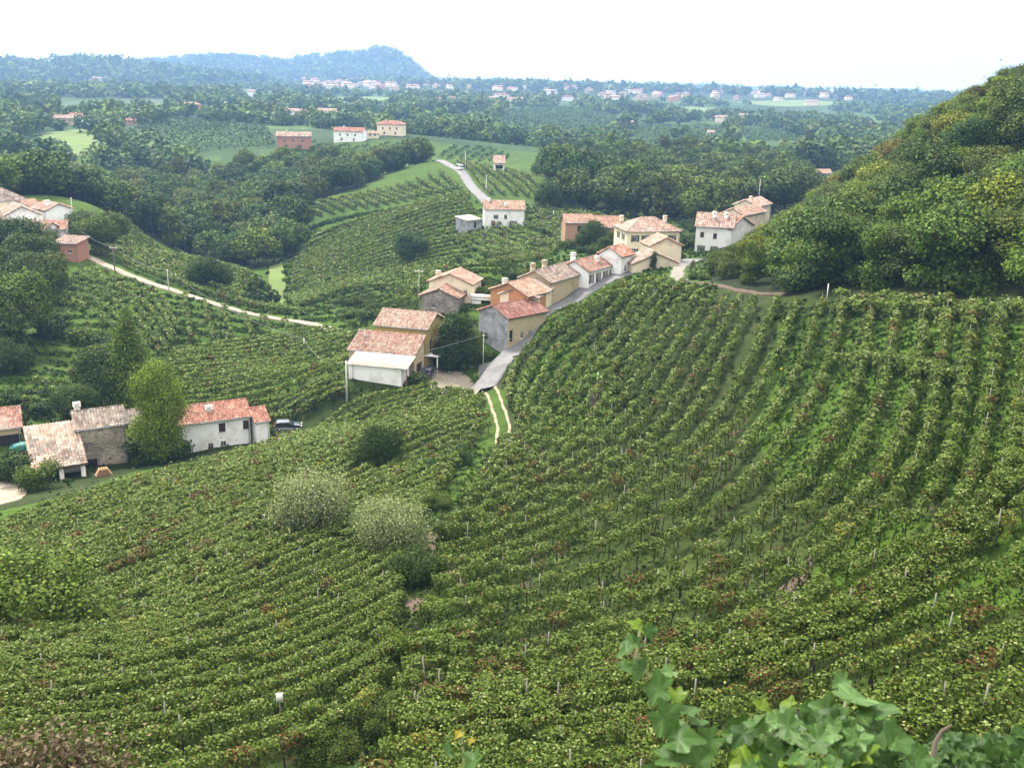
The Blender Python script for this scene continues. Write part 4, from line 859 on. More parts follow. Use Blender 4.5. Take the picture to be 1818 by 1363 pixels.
# --- hamlet on the left
build('brick_hut', 'square red brick hut with aged roof beside the white road', 'shed', (90, 431), (138, 434), 8.4, 4.2, 5.6, 'mono', .9, M_BRICK, AGED + PINK, L=6.8, yaw=-10, wins=[('f', 3.8, 1.9, 1.2, .7, 'g')], base=2.5)
build('hamlet_house', 'low white house with orange roof in front of the hamlet', 'house', (28, 405), (76, 410), 10.3, 4.6, 6.0, 'x', 1.6, M_WHITE, ORANGES, yaw=-20, wins=[('f', 1.4, 1.6, 1.0, 1.5, 's'), ('f', 4.4, 1.6, 1.0, 1.5, 's')], chims=[(4.4, 3.0, .1)], base=3, tw=.5, th=.8)
build('hamlet_house', 'long low white annex with red roof right of the orange roofed hamlet house', 'house', (52, 408), (112, 402), 10.0, 3.8, 6.6, 'x', 1.7, M_WHITE, ORANGES + RED, yaw=10, base=3, tw=.5, th=.8)
build('hamlet_house', 'white gabled hamlet house with grey brown roof and a row of small windows', 'house', (5, 385), (74, 381), 12.2, 5.2, 9.0, 'y', 2.3, M_WHITE, AGED + PINK, wins=[('f', 4.4, 2.0, 2.6, .8, 'g'), ('f', 8.4, 1.9, .9, .9, 'g')], base=3, tw=.5, th=.8)
build('hamlet_house', 'white hamlet house with pink roof and red porch awning beside a pole', 'house', (80, 375), (131, 370), 12.2, 5.0, 7.5, 'y', 1.6, M_WHITE, RED + PINK, wins=[('f', 1.5, .2, 4.0, 2.0, 'v')], chims=[(2.2, 2.2, .3)], base=3, tw=.5, th=.8)
build('hamlet_house', 'hamlet house with the largest grey brown roof at the left edge', 'house', (-60, 362), (48, 354), 13.6, 6.0, 9.0, 'hip', 2.8, M_CREAM, AGED, base=3, tw=.5, th=.8)
build('hamlet_house', 'orange roofed house peeping out behind the white hamlet gable', 'house', (52, 368), (78, 364), 12.0, 5.0, 6.0, 'x', 1.4, M_WHITE, RED + ORANGES, base=3, tw=.5, th=.8)
build('hamlet_house', 'white hamlet house with brown roof cut by the left edge', 'house', (-50, 395), (12, 390), 11.6, 5.0, 7.0, 'x', 1.8, M_WHITE, AGED + PINK, base=3, tw=.5, th=.8)
build('shed', 'low stone shed with aged roof right of the hamlet, among trees', 'shed', (140, 388), (172, 392), 8.5, 2.8, 4.0, 'mono', .8, M_STONE, AGED, L=7, base=3, tw=.6, th=.9)
# ------------------------------------------------------------------ far houses, town and far vineyards
def ghost(u, v, **k): return ground(u, v, **k)[0]
FAR_LIST = [  # u, v of the foot, looks-wide, wall height, depth, yaw, roof, wall, tiles, label
 (522,266,60,6.5,9,4,'x','brick','PINK','red brick barn with a wide salmon roof above the valley wood'),
 (619,252,54,6.0,9,-14,'x','white','RED','white two storey house with red roof, left of the pair above the valley wood'),
 (657,247,34,3.0,6,4,'x','cream','ORANGES','low cream annex between the two houses above the valley wood'),
 (693,241,48,6.5,9,-8,'hip','cream','RED','cream house with red hipped roof, right of the pair above the valley wood'),
 (577,209,38,6,10,-12,'x','cream','PINK','cream farmhouse with pale roof far behind the brick barn'),
 (540,206,34,4,9,8,'x','beige','PINK','low beige farm building left of the far cream farmhouse'),
 (516,204,26,4,8,0,'x','white','PINK','small pale outbuilding at the left end of the far farm'),
 (633,218,26,5,8,10,'x','grey','AGED','grey house with aged roof right of the far farm'),
 (622,206,20,5,8,0,'x','cream','RED','small red roofed house above the grey far house'),
 (140,222,34,6,9,-10,'x','white','RED','white house with red roof by the light meadow, right of two'),
 (114,223,36,5,9,-12,'x','beige','PINK','beige farmhouse with pink roof by the light meadow, left of two'),
 (335,199,40,6.5,10,12,'hip','orange','ORANGES','bright orange house standing among far trees'),
 (233,222,18,3,6,0,'x','orange','RED','tiny red shed among the far vineyards left of the orange house'),
 (1012,253,36,3,6,3,'x','cream','ORANGES','long low shed with salmon roof on the vineyard hill'),
 (1284,218,30,6,10,-6,'hip','cream','PINK','cream house at the top of the striped far vineyard'),
 (1262,241,14,3,6,0,'x','white','PINK','small hut below the cream house in the striped far vineyard'),
 (1118,225,20,4,8,0,'x','beige','PINK','small pink roofed house in the middle of the far vineyards'),
 (908,187,40,7,12,-14,'x','cream','PINK','long cream farmhouse at the top of the vineyard hill'),
 (872,183,24,6,10,10,'x','orange','PINK','orange house left of the long cream farmhouse'),
 (889,176,26,6,10,-8,'hip','white','RED','white house with red roof behind the long cream farmhouse'),
 (800,184,18,6,9,0,'x','white','RED','small white house with red roof, right of the two near the poplars'),
 (779,186,18,6,9,20,'x','cream','RED','small cream house with red roof, left of the two near the poplars'),
 (1007,180,20,6,9,-10,'hip','white','RED','small white house with red roof right of the vineyard hill top'),
 (1320,214,16,5,9,0,'x','beige','PINK','small beige house right of the cream house, among woods'),
 (1340,216,16,5,9,-12,'x','white','PINK','small white house alone in the far right wood'),
 (122,137,24,7,14,0,'x','white','PINK','pale house below the left far hills'),
 (168,146,20,6,12,0,'x','beige','PINK','low pale building right of the house below the left far hills'),
 (446,172,14,6,10,0,'x','white','PINK','tiny pale house in the woods before the castle hill'),
 (1440,188,22,6,12,0,'x','cream','PINK','cream house at the near edge of the far right woods'),
 (1200,270,12,3,6,0,'x','white','AGED','tiny white hut at the edge of the striped far vineyard'),
]
WALLS = {'brick': M_BRICK, 'white': M_WHITE, 'cream': M_CREAM, 'beige': M_BEIGE, 'grey': M_GREY, 'orange': M_ORANGE}
PALS = {'RED': RED, 'PINK': PINK, 'ORANGES': ORANGES, 'AGED': AGED}
for u, v, wpx, wh, D, yaw, roof, wm, pal, lab in FAR_LIST:
    g = ghost(u, v, rmin=450); r = math.hypot(g[0], g[1]); L = wpx * r / F; D = min(D, L * .9); big = r > 1200
    a = np.array([g[0] - L / 2, g[1], g[2]]); yw = math.radians(yaw) - math.atan2(g[0], g[1]) * .6
    wins = [] if big else [('f', L * q, wh * .55, 1.1, 1.4, 'g') for q in (.2, .45, .7)] + ([('f', L * q, .6, 1.1, 1.7, 'g') for q in (.25, .65)] if wh > 5 else [])
    house('far_house' if wh > 4.5 else 'far_shed', lab, 'house' if wh > 4.5 else 'shed', a, yw, L, D, wh * (1 if r < 1300 else 1.25), roof, D * .22, WALLS[wm], PALS[pal], wins=wins, tw=1.1 if not big else 2.5, th=1.6 if not big else 3, base=5, chims=[] if big else [(L * .3, D * .5, .4)])
    FAR_HOUSES.append((g[0], g[1], L * .75 + 4))

def town():
    """small houses of the town on the plain: a few kinds, copied"""
    kinds = []
    specs = [(12, 9, 6, M_BEIGE, (.33, .18, .13), 'hip', 'beige town house with red hipped roof'), (14, 10, 7, M_CREAM, (.32, .16, .12), 'x', 'cream town house with red gabled roof'), (10, 9, 8, M_BEIGE, (.30, .20, .16), 'hip', 'tall beige town house with brownish roof'),
             (16, 10, 6, M_TRIM, (.36, .26, .21), 'x', 'long pale town house with pink roof'), (11, 9, 6, M_ORANGE, (.32, .18, .13), 'x', 'orange town house with red roof'), (60, 24, 9, M_TRIM, (.50, .50, .50), 'flat', 'long pale factory hall with flat roof')]
    for L, D, h, wm, rc, roof, lab in specs:
        W = MB().box(-L / 2, L / 2, -D / 2, D / 2, -4, h); wme = W.me('wall', wm); R = MB(); o = .5
        if roof == 'flat': R.box(-L / 2 - .4, L / 2 + .4, -D / 2 - .4, D / 2 + .4, h + .003, h + 1.1, rc)
        else:
            q = D / 2 if roof == 'hip' else 0
            v = [(-L / 2 - o, -D / 2 - o, h), (L / 2 + o, -D / 2 - o, h), (L / 2 + o, D / 2 + o, h), (-L / 2 - o, D / 2 + o, h), (-L / 2 + q - o * (q == 0), 0, h + D * .24), (L / 2 - q + o * (q == 0), 0, h + D * .24)]
            R.add(v, [(0, 1, 5, 4), (2, 3, 4, 5), (1, 2, 5), (3, 0, 4), (0, 3, 2, 1)], rc)
        wn = MB(); n = max(int(L / 3.2), 2)
        for i in range(n):
            for z in (1.2, 4.2) if h < 7.5 else (1.2, 4.0, 6.6):
                if z + 1.5 < h: x = -L / 2 + (i + .5) * L / n; wn.box(x - .5, x + .5, -D / 2 - .06, -D / 2 - .005, z, z + 1.5)
        kinds.append((wme, R.me('roof', M_TILE), wn.me('windows', M_GLASS), lab))
    g = random.Random(12); spots = []
    def put(u, v, k, rmin=1700):
        p = ghost(u, v, rmin=rmin); wme, rme, nme, lab = kinds[k]
        if any(math.hypot(p[0] - q[0], p[1] - q[1]) < (60 if k == 5 else 17) for q in spots): return
        t = thing('factory_hall' if k == 5 else 'town_house', lab + ' on the far plain' + (', below the castle hill' if u < 640 else ', right of the castle hill' if u < 760 else ', above the poplars' if u < 860 else ', over the long cream farmhouse' if u < 960 else ', over the vineyard hill' if u < 1060 else ', above the striped far vineyard' if u < 1250 else ', far out on the right' if u < 1450 else ', nearest the wooded hill'), 'factory' if k == 5 else 'house', p, g.uniform(-.5, .5) - math.atan2(p[0], p[1]) * .5, 'halls of the distant town' if k == 5 else 'houses of the distant town')
        t.scale = (g.uniform(1.0, 1.5),) * 2 + (g.uniform(1.0, 1.5),); obj('wall', wme, t); obj('roof', rme, t); n = obj('windows', nme, t); n['kind'] = 'stuff'; spots.append(p); FAR_HOUSES.append((p[0], p[1], 16 if k < 5 else 45))
    for _ in range(140): put(g.uniform(535, 860), 148 + g.gauss(2, 4.5) + (3 if g.random() < .3 else 0), g.choice((0, 0, 1, 1, 2, 3, 4)))
    for _ in range(75): put(g.uniform(860, 1060), g.gauss(156, 6), g.choice((0, 1, 1, 3, 2)))
    for _ in range(120): put(g.uniform(1050, 1640), 150 + g.random() * 24 + (g.random() * 10), g.choice((0, 0, 1, 1, 2, 3, 4)))
    for u, v in ((905, 156), (960, 158), (990, 164), (1030, 163), (870, 150), (1100, 150), (1160, 149), (1230, 156), (1310, 158), (1380, 160), (760, 141), (820, 143), (700, 143), (1480, 164)): put(u, v, 5)
town()

def ppoly(pts, rmin=560): return np.array([ground(u, v, rmin)[0][:2] for u, v in pts])
FAR_FIELDS = [(ppoly([(0,282),(0,246),(60,240),(92,268),(80,284)]), .35, 6, 1.1, (.7, .9, .9)), (ppoly([(215,272),(230,232),(330,215),(470,226),(490,262),(390,266)]), 1.2, 7, 1.2, (.8, .9, .9)), (ppoly([(772,276),(792,262),(868,264),(905,280),(905,288),(800,288)]), 1.35, 6, 1.1, (.75, .9, .9)),
 (ppoly([(865,238),(880,215),(900,196),(1000,190),(1090,205),(1120,236),(1040,262),(960,256)]), .5, 11, 1.9, (.85, 1, 1)), (ppoly([(1085,284),(1100,262),(1190,258),(1290,262),(1255,284),(1140,296)]), 1.4, 7, 1.3, (1.0, 1.05, .9)), (ppoly([(1110,256),(1130,226),(1250,222),(1300,226),(1290,258),(1190,256)]), .9, 9, 1.6, (1.0, 1.05, .9)), (ppoly([(1300,226),(1390,234),(1430,250),(1330,254)]), .2, 9, 1.6, (.9, 1, .9)),
 (ppoly([(500,262),(640,262),(745,250),(760,268),(640,276),(520,280)]), 1.3, 6, 1.1, (.8, .9, .8)), (ppoly([(1235,352),(1290,330),(1430,322),(1450,345),(1380,372),(1260,372)], 400), 1.3, 5, 1.0, (1.1, 1.1, .9)), (ppoly([(1005,384),(1100,378),(1240,376),(1232,388),(1100,390)], 300), 1.2, 4, .8, (1.1, 1.1, .9))]
FIELD_POLYS = [f[0] for f in FAR_FIELDS]
def far_rows():
    V, C = [], []
    for poly, ang, gap, size, tone in FAR_FIELDS:
        c = poly.mean(0); ux = np.array([math.cos(ang), math.sin(ang)]); uy = np.array([-ux[1], ux[0]]); q = (poly - c) @ np.stack([ux, uy], 1); lo, hi = q.min(0), q.max(0)
        for k in np.arange(lo[1], hi[1], gap):
            s = np.arange(lo[0], hi[0], size * .42); s = s + rng.normal(0, size * .2, len(s)); p = c + s[:, None] * ux + (k + 2.0 * np.sin(s / 60))[:, None] * uy; m = inside(poly, p[:, 0], p[:, 1]); p = p[m]
            if len(p) < 4: continue
            z = height(p[:, 0], p[:, 1]); n = len(p); P = np.column_stack([p + rng.normal(0, .35, (n, 2)), z + rng.uniform(.6, 2.1, n)])
            V.append(tri_leaves(P, unit(rng.normal(0, .6, (n, 3)) + [0, -.3, .9]), size * rng.uniform(.8, 1.3, n))); C.append(np.array((.046, .075, .017)) * tone * rng.uniform(.55, 1.5, (n, 1)))
    V, C = np.vstack(V), np.vstack(C); print('FARROWS', len(C))
    tag(obj('far_vineyards', mesh('far_vineyards', V, np.arange(len(V)).reshape(-1, 3), [LEAF], C)), 'striped far vineyards on the low hills beyond the village', 'vineyards', None, 'stuff')
far_rows()
for pl in ([(856,236),(880,226),(925,228),(940,240),(900,247)], [(60,186),(200,178),(300,178),(300,190),(120,196)], [(560,176),(650,172),(740,176),(700,184),(600,184)], [(1140,196),(1230,190),(1290,196),(1240,203)], [(330,160),(420,156),(480,160),(430,165)], [(1300,182),(1420,178),(1500,184),(1400,190)]):
    P_ = ppoly(pl); patch('meadow', P_, M_MEADOW if pl[0][0] > 500 else M_LAND_DARK, .4); FIELD_POLYS.append(P_)
for ln, w, mt in (([(1205,262),(1240,262),(1282,266)], 2.2, M_GRAVEL), ([(1278,228),(1292,240),(1303,256)], 2.0, M_GRAVEL), ([(1038,188),(1050,196),(1062,204)], 2.5, M_GRAVEL)):
    ribbon('far_track', smooth_line(ppoly(ln), 24), -w, w, mt, .5, step=4)
# ------------------------------------------------------------------ trees
def crown_leaves(blobs, size, cover=1.5, up=0.35, jit=0.5, hollow=0.45, droop=0.0, fuzz=0.02):
    """leaf clumps spread through ellipsoid lumps (x, y, z, rx, ry, rz); dropped where buried deep in another lump"""
    B = np.array(blobs, float); Cs, Ns = [], []
    for k, b in enumerate(B):
        area = 4 * math.pi * ((b[3] * b[4]) ** 1.6 / 3 + (b[3] * b[5]) ** 1.6 / 3 + (b[4] * b[5]) ** 1.6 / 3) ** (1 / 1.6)
        n = max(int(cover * area / (size ** 2 * .5)), 4); d = unit(rng.normal(size=(n, 3))); q = rng.uniform(hollow, 1.08, n) ** .5
        q *= 1 + 0.16 * np.sin(d[:, 0] * 5 + k) * np.sin(d[:, 1] * 6 + 2 * k) + 0.10 * np.sin(d[:, 2] * 9 + k)
        Cs.append(b[:3] + d * q[:, None] * b[3:6]); Ns.append(unit(d / b[3:6]))
    C = np.vstack(Cs); N = np.vstack(Ns); own = np.repeat(np.arange(len(B)), [len(c) for c in Cs]); keep = np.ones(len(C), bool)
    for k, b in enumerate(B):
        keep &= ~((own != k) & ((((C - b[:3]) / b[3:6]) ** 2).sum(1) < .36))
    C, N = C[keep], N[keep]; C = C + rng.standard_t(3, C.shape) * fuzz * np.ptp(C[:, 2]); C[:, 2] = np.maximum(C[:, 2], .05); C[:, 2] -= droop * np.hypot(C[:, 0], C[:, 1])
    N = unit(N + [0, 0, up] + rng.normal(0, jit, N.shape)); return C, N

def leaf_mesh(name, C, N, size, base=(.042, .068, .011), spread=.55):
    n = len(C); v, f = leaf_quads(C, N, size * rng.uniform(.65, 1.35, n)); q = rng.random((n, 1)); w = rng.normal(0, .10, (n, 1))
    c = np.array(base) * (1 - spread + 2.0 * spread * q ** 1.3) * np.hstack([1 + w, np.ones((n, 1)), 1 - w * .5])
    hi = rng.random(n) > .9; c[hi] = c[hi] * 1.4 + .010
    return mesh(name, v, f, [LEAF], c)

def trunk_mesh(h, r, blobs, limbs=5):
    mb = MB(); lean = rng.normal(0, .03 * h, 2); top = Vector((lean[0], lean[1], h))
    mb.tube([(0, 0, -.6), (lean[0] * .2, lean[1] * .2, h * .3), (lean[0] * .6, lean[1] * .6, h * .65), top], [r * 1.25, r, r * .75, r * .35], 6)
    for b in random.sample(list(blobs), min(limbs, len(blobs))):
        s = Vector((lean[0] * .5, lean[1] * .5, h * random.uniform(.35, .7))); e = Vector(b[:3]); m = s.lerp(e, .5) + Vector((0, 0, -.06 * h))
        mb.tube([s, m, e], [r * .5, r * .36, r * .14], 5, cap=False)
    return mb.me('trunk', M_BARK)

def blobs_broad(h, w, n=9):
    out = [(0, 0, h * .62, w * .55, w * .55, h * .26)]
    for k in range(n):
        a = k * 2.4 + rng.uniform(-.5, .5); d = w * rng.uniform(.32, .62); z = h * rng.uniform(.38, .84); s = rng.uniform(.24, .40) * w * (1.1 - .35 * (z / h))
        out.append((d * math.cos(a) * (1.25 - z / h * .7), d * math.sin(a) * (1.25 - z / h * .7), z, s, s, s * rng.uniform(.75, 1.05)))
    out.append((rng.normal(0, .1 * w), rng.normal(0, .1 * w), h * .86, w * .28, w * .28, h * .12)); return out
def blobs_tall(h, w, n=9):
    out = []
    for k in range(n):
        z = h * (.22 + .7 * k / (n - 1)); s = w * (.30 + .22 * math.sin(math.pi * min(1, .15 + k / n))) * rng.uniform(.8, 1.15)
        a = rng.uniform(0, 6.28); d = w * rng.uniform(.05, .28); out.append((d * math.cos(a), d * math.sin(a), z, s, s, h * .12))
    return out
def blobs_spray(h, w, n=20):
    """airy crown of flat sprays, as on robinias"""
    out = []
    for k in range(n):
        a = k * 2.4 + rng.uniform(-.6, .6); z = h * rng.uniform(.10, .92); d = w * rng.uniform(.12, .62) * (1.2 - .65 * z / h); s = w * rng.uniform(.20, .36)
        out.append((d * math.cos(a), d * math.sin(a), z, s, s, s * rng.uniform(.42, .66)))
    return out
def blobs_shrub(h, w, n=7):
    out = [(0, 0, h * .38, w * .38, w * .34, h * .34)]
    for k in range(n + 4):
        a = k * 2.4 + rng.uniform(-.7, .7); s = w * rng.uniform(.12, .30); d = w * rng.uniform(.25, .5); out.append((d * math.cos(a), d * math.sin(a), h * rng.uniform(.2, .88), s, s, s * h / w * rng.uniform(.7, 1.1)))
    return out

PROTO = {}
def proto(kind, size):
    """crown and trunk meshes of a kind of tree, three of each, shared by all trees of that kind and leaf size"""
    if (kind, size) not in PROTO:
        out = []
        for k in range(4 if (kind, size) in (('broad', .8), ('broad', .9), ('spray', .42), ('broad', .42)) else 2 if kind == 'tall' and size > .7 else 1):
            if kind == 'broad': h, w, bl = 13, 10.5, blobs_broad(13, 10.5); kw = dict(cover=1.15)
            elif kind == 'tall': h, w, bl = 16, 7.5, blobs_tall(16, 7.5); kw = dict(cover=1.1)
            elif kind == 'spray': h, w, bl = 11, 9.5, blobs_spray(11, 9.5); kw = dict(cover=1.25, up=.8, droop=.08, hollow=.25)
            elif kind == 'shrub': h, w, bl = 3, 3.6, blobs_shrub(3, 3.6); kw = dict(cover=1.15, up=.5, fuzz=.045)
            elif kind == 'olive': h, w, bl = 4.6, 4.2, blobs_broad(4.6, 4.2, 12); kw = dict(cover=.75, jit=1.0, hollow=.1, fuzz=.05)
            elif kind == 'cypress': h, w, bl = 8, 2.2, blobs_tall(8, 2.2, 8); kw = dict(cover=1.6)
            elif kind == 'conifer':
                h, w = 14, 8.0; bl = []; kw = dict(cover=1.05, up=.3, droop=.22, hollow=.1, jit=.45)
                for t in range(9):
                    z = h * (.16 + .80 * t / 9); R_ = w * .5 * (1.0 - t / 9.6) ** .8
                    for j in range(max(3, 8 - t // 2)):
                        a = j * 6.28 / max(3, 8 - t // 2) + t * .7 + rng.uniform(-.3, .3); q = R_ * rng.uniform(.5, .72); bl.append((q * math.cos(a), q * math.sin(a), z + rng.uniform(-.4, .4), R_ * .40 + .25, R_ * .40 + .25, .42))
                bl.append((0, 0, h * .97, .45, .45, .8))
            C, N = crown_leaves(bl, size, **kw); th = h * (.6 if kind in ('broad', 'spray', 'olive', 'shrub') else .9)
            out.append((leaf_mesh('crown', C, N, size), trunk_mesh(th, h * .018 + .03, bl)))
        PROTO[(kind, size)] = out
    return PROTO[(kind, size)]

NTREE = {}
def tree(name, label, cat, x, y, kind, size, scale, colour, group=None, sink=0.1, squash=1.0, z=None):
    cm, tm = random.choice(proto(kind, size)); zz = float(height(x, y)[0]) - sink if z is None else z
    t = thing(name, label, cat, (x, y, zz), random.uniform(0, 6.28), group); t.scale = (scale, scale, scale * squash)
    c = obj('crown', cm, t); c.color = (*colour, 1); obj('trunk', tm, t); NTREE[name] = NTREE.get(name, 0) + 1; return t

def scatter(poly, gap, seed=0, tries=30000, sizes=None):
    """points in a polygon at least gap apart, nearest first"""
    g = np.random.default_rng(seed); poly = np.asarray(poly); lo, hi = poly.min(0), poly.max(0); cell = {}; out = []
    P = g.uniform(lo, hi, (tries, 2)); P = P[inside(poly, P[:, 0], P[:, 1])]
    P = P[~blocked(P[:, 0], P[:, 1])]
    for p in P:
        i, j = int(p[0] // gap), int(p[1] // gap)
        if all(np.hypot(*(p - q)) > gap for a in (-1, 0, 1) for b in (-1, 0, 1) for q in cell.get((i + a, j + b), ())):
            cell.setdefault((i, j), []).append(p); out.append(p)
    return sorted(out, key=lambda p: p[0] ** 2 + p[1] ** 2)

GREENS = {'dark': (.72, .80, .80), 'mid': (1.0, 1.0, .9), 'fresh': (1.55, 1.45, .9), 'olive': (1.35, 1.15, 1.1), 'blue': (.75, .95, 1.25), 'yellow': (2.3, 1.75, .8), 'brown': (1.75, 1.0, .9), 'pale': (1.7, 1.55, 1.5), 'leafy': (1.9, 1.75, .8), 'silver': (3.3, 2.4, 6.0)}
WORDS = {'dark': 'dark green', 'mid': 'mid green', 'fresh': 'fresh green', 'olive': 'olive green', 'blue': 'bluish green', 'yellow': 'yellow green', 'brown': 'brownish', 'pale': 'pale green', 'leafy': 'bright green', 'silver': 'silvery'}
LANDMARKS = {}
def near_mark(group, p):
    best = min(LANDMARKS[group], key=lambda q: math.hypot(q[1][0] - p[0], q[1][1] - p[1])); return ', ' + best[0]
def marks(group, items): LANDMARKS[group] = [(w, at_r(u, v, r)) for w, u, v, r in items]
marks('trees of the wooded hillside', [('behind the tall white house', 1300, 440, 225), ('at the lane bend', 1300, 510, 170), ('over the corner stake', 1450, 520, 150), ('over the grassy vine rows', 1640, 500, 142), ('low at the right edge', 1810, 480, 135), ('halfway up at the right edge', 1810, 300, 190), ('on the skyline at the right edge', 1790, 140, 270), ('halfway up the slope', 1620, 330, 215), ('near the hut with the red roof', 1470, 340, 280), ('on the upper skyline', 1680, 190, 280), ('in the middle of the slope', 1500, 420, 205), ('above the cream hill houses', 1390, 390, 280)])
marks('trees of the valley wood', [('beside the hamlet', 150, 380, 320), ('behind the hamlet', 40, 330, 420), ('above the slanting vine rows', 330, 420, 340), ('at the end of the grass path', 480, 460, 320), ('left of the striped spur', 540, 380, 400), ('behind the striped spur', 660, 320, 460), ('beside the ridge road', 740, 290, 500), ('below the brick barn', 520, 300, 540), ('below the light meadow', 150, 300, 560), ('in its middle', 330, 350, 460), ('towards the far fields', 330, 290, 580), ('deep on the left', 120, 340, 480), ('in its middle near the spur', 450, 350, 450)])
marks('trees of the wood beyond the village', [('behind the ridge house', 990, 360, 400), ('above the brown house', 1060, 370, 380), ('above the villa', 1170, 370, 360), ('above the tall white house', 1290, 370, 350), ('beside the red roofed hut', 1420, 340, 440), ('behind the tower house', 980, 300, 560), ('below the striped far vineyard', 1150, 290, 620), ('far on the right', 1380, 300, 620), ('in its middle', 1200, 320, 480), ('in its middle towards the ridge', 1060, 320, 480), ('at its far edge', 1100, 270, 740), ('at its far right edge', 1260, 270, 740)])
def wood(poly, gap, mixes, size, place, group, name='broadleaf_tree', cap=300, seed=1, smin=.7, smax=1.12, skyline=None):
    pts = scatter(poly, gap, seed); pts, rest = pts[:cap], pts[cap:]
    g = random.Random(seed); keys = [m for m in mixes for _ in range(int(m[2] * 20))]
    for p in pts:
        sc = g.uniform(smin, smax)
        if skyline is not None:                                             # no crown rises above the wood's outline on the hill
            z = height(*p)[0]; pu = project(np.array([p[0], p[1], z + 5]))[0]; vt = np.interp(pu, skyline[0], skyline[1]) + g.uniform(0, 10); rr = math.hypot(*p); room = at_r(pu, vt, rr)[2] - z
            if room < 1.8: continue
            sc = min(sc, room / 11.3)
        kind, tone, _ = g.choice(keys)
        if skyline is not None: sc *= {'broad': .85, 'tall': .72}.get(kind, 1.0)
        c = np.array(GREENS[tone]) * g.uniform(.95, 1.5) * np.array([g.uniform(.9, 1.12), 1, g.uniform(.85, 1.15)])
        tree({'tall': 'poplar_tree', 'spray': 'robinia_tree', 'shrub': 'shrub'}.get(kind, name), WORDS[tone] + ' ' + {'tall': 'tall narrow tree', 'spray': 'feathery tree', 'shrub': 'bush'}.get(kind, 'round-headed tree') + ' ' + place + near_mark(group, p), 'shrub' if kind == 'shrub' else 'tree', p[0], p[1], kind, size, sc, c, group, sink=.4)
    return rest

HILL = rxy([(1268,500,190),(1335,522,163),(1480,530,146),(1818,546,126),(1960,550,117),(2000,400,150),(2000,80,320),(1900,80,318),(1818,120,312),(1700,215,305),(1600,292,295),(1480,362,290),(1390,388,298),(1330,425,268),(1310,445,240),(1262,480,208)])
wood(HILL, 5.6, [('spray', 'dark', .12), ('spray', 'mid', .2), ('spray', 'fresh', .28), ('spray', 'olive', .14), ('spray', 'yellow', .14), ('spray', 'brown', .05), ('broad', 'dark', .12), ('broad', 'olive', .1), ('tall', 'fresh', .06)], .42, 'on the wooded hillside', 'trees of the wooded hillside', name='hillside_tree', seed=4, smin=.6, smax=1.0, skyline=([1200, 1225, 1290, 1350, 1400, 1450, 1500, 1560, 1640, 1690, 1760, 1818, 1950], [486, 452, 436, 404, 374, 334, 298, 250, 200, 170, 135, 110, 60]))
wood(VALLEY, 9.2, [('broad', 'dark', .28), ('broad', 'mid', .24), ('broad', 'blue', .12), ('broad', 'fresh', .18), ('broad', 'olive', .1), ('tall', 'fresh', .06), ('tall', 'olive', .06)], .8, 'in the valley wood', 'trees of the valley wood', 'valley_tree', seed=2)
wood(EAST, 10.5, [('broad', 'dark', .25), ('broad', 'mid', .3), ('broad', 'olive', .15), ('broad', 'fresh', .15), ('tall', 'fresh', .1), ('tall', 'olive', .1)], .9, 'beyond the village', 'trees of the wood beyond the village', 'woodland_tree', seed=3)

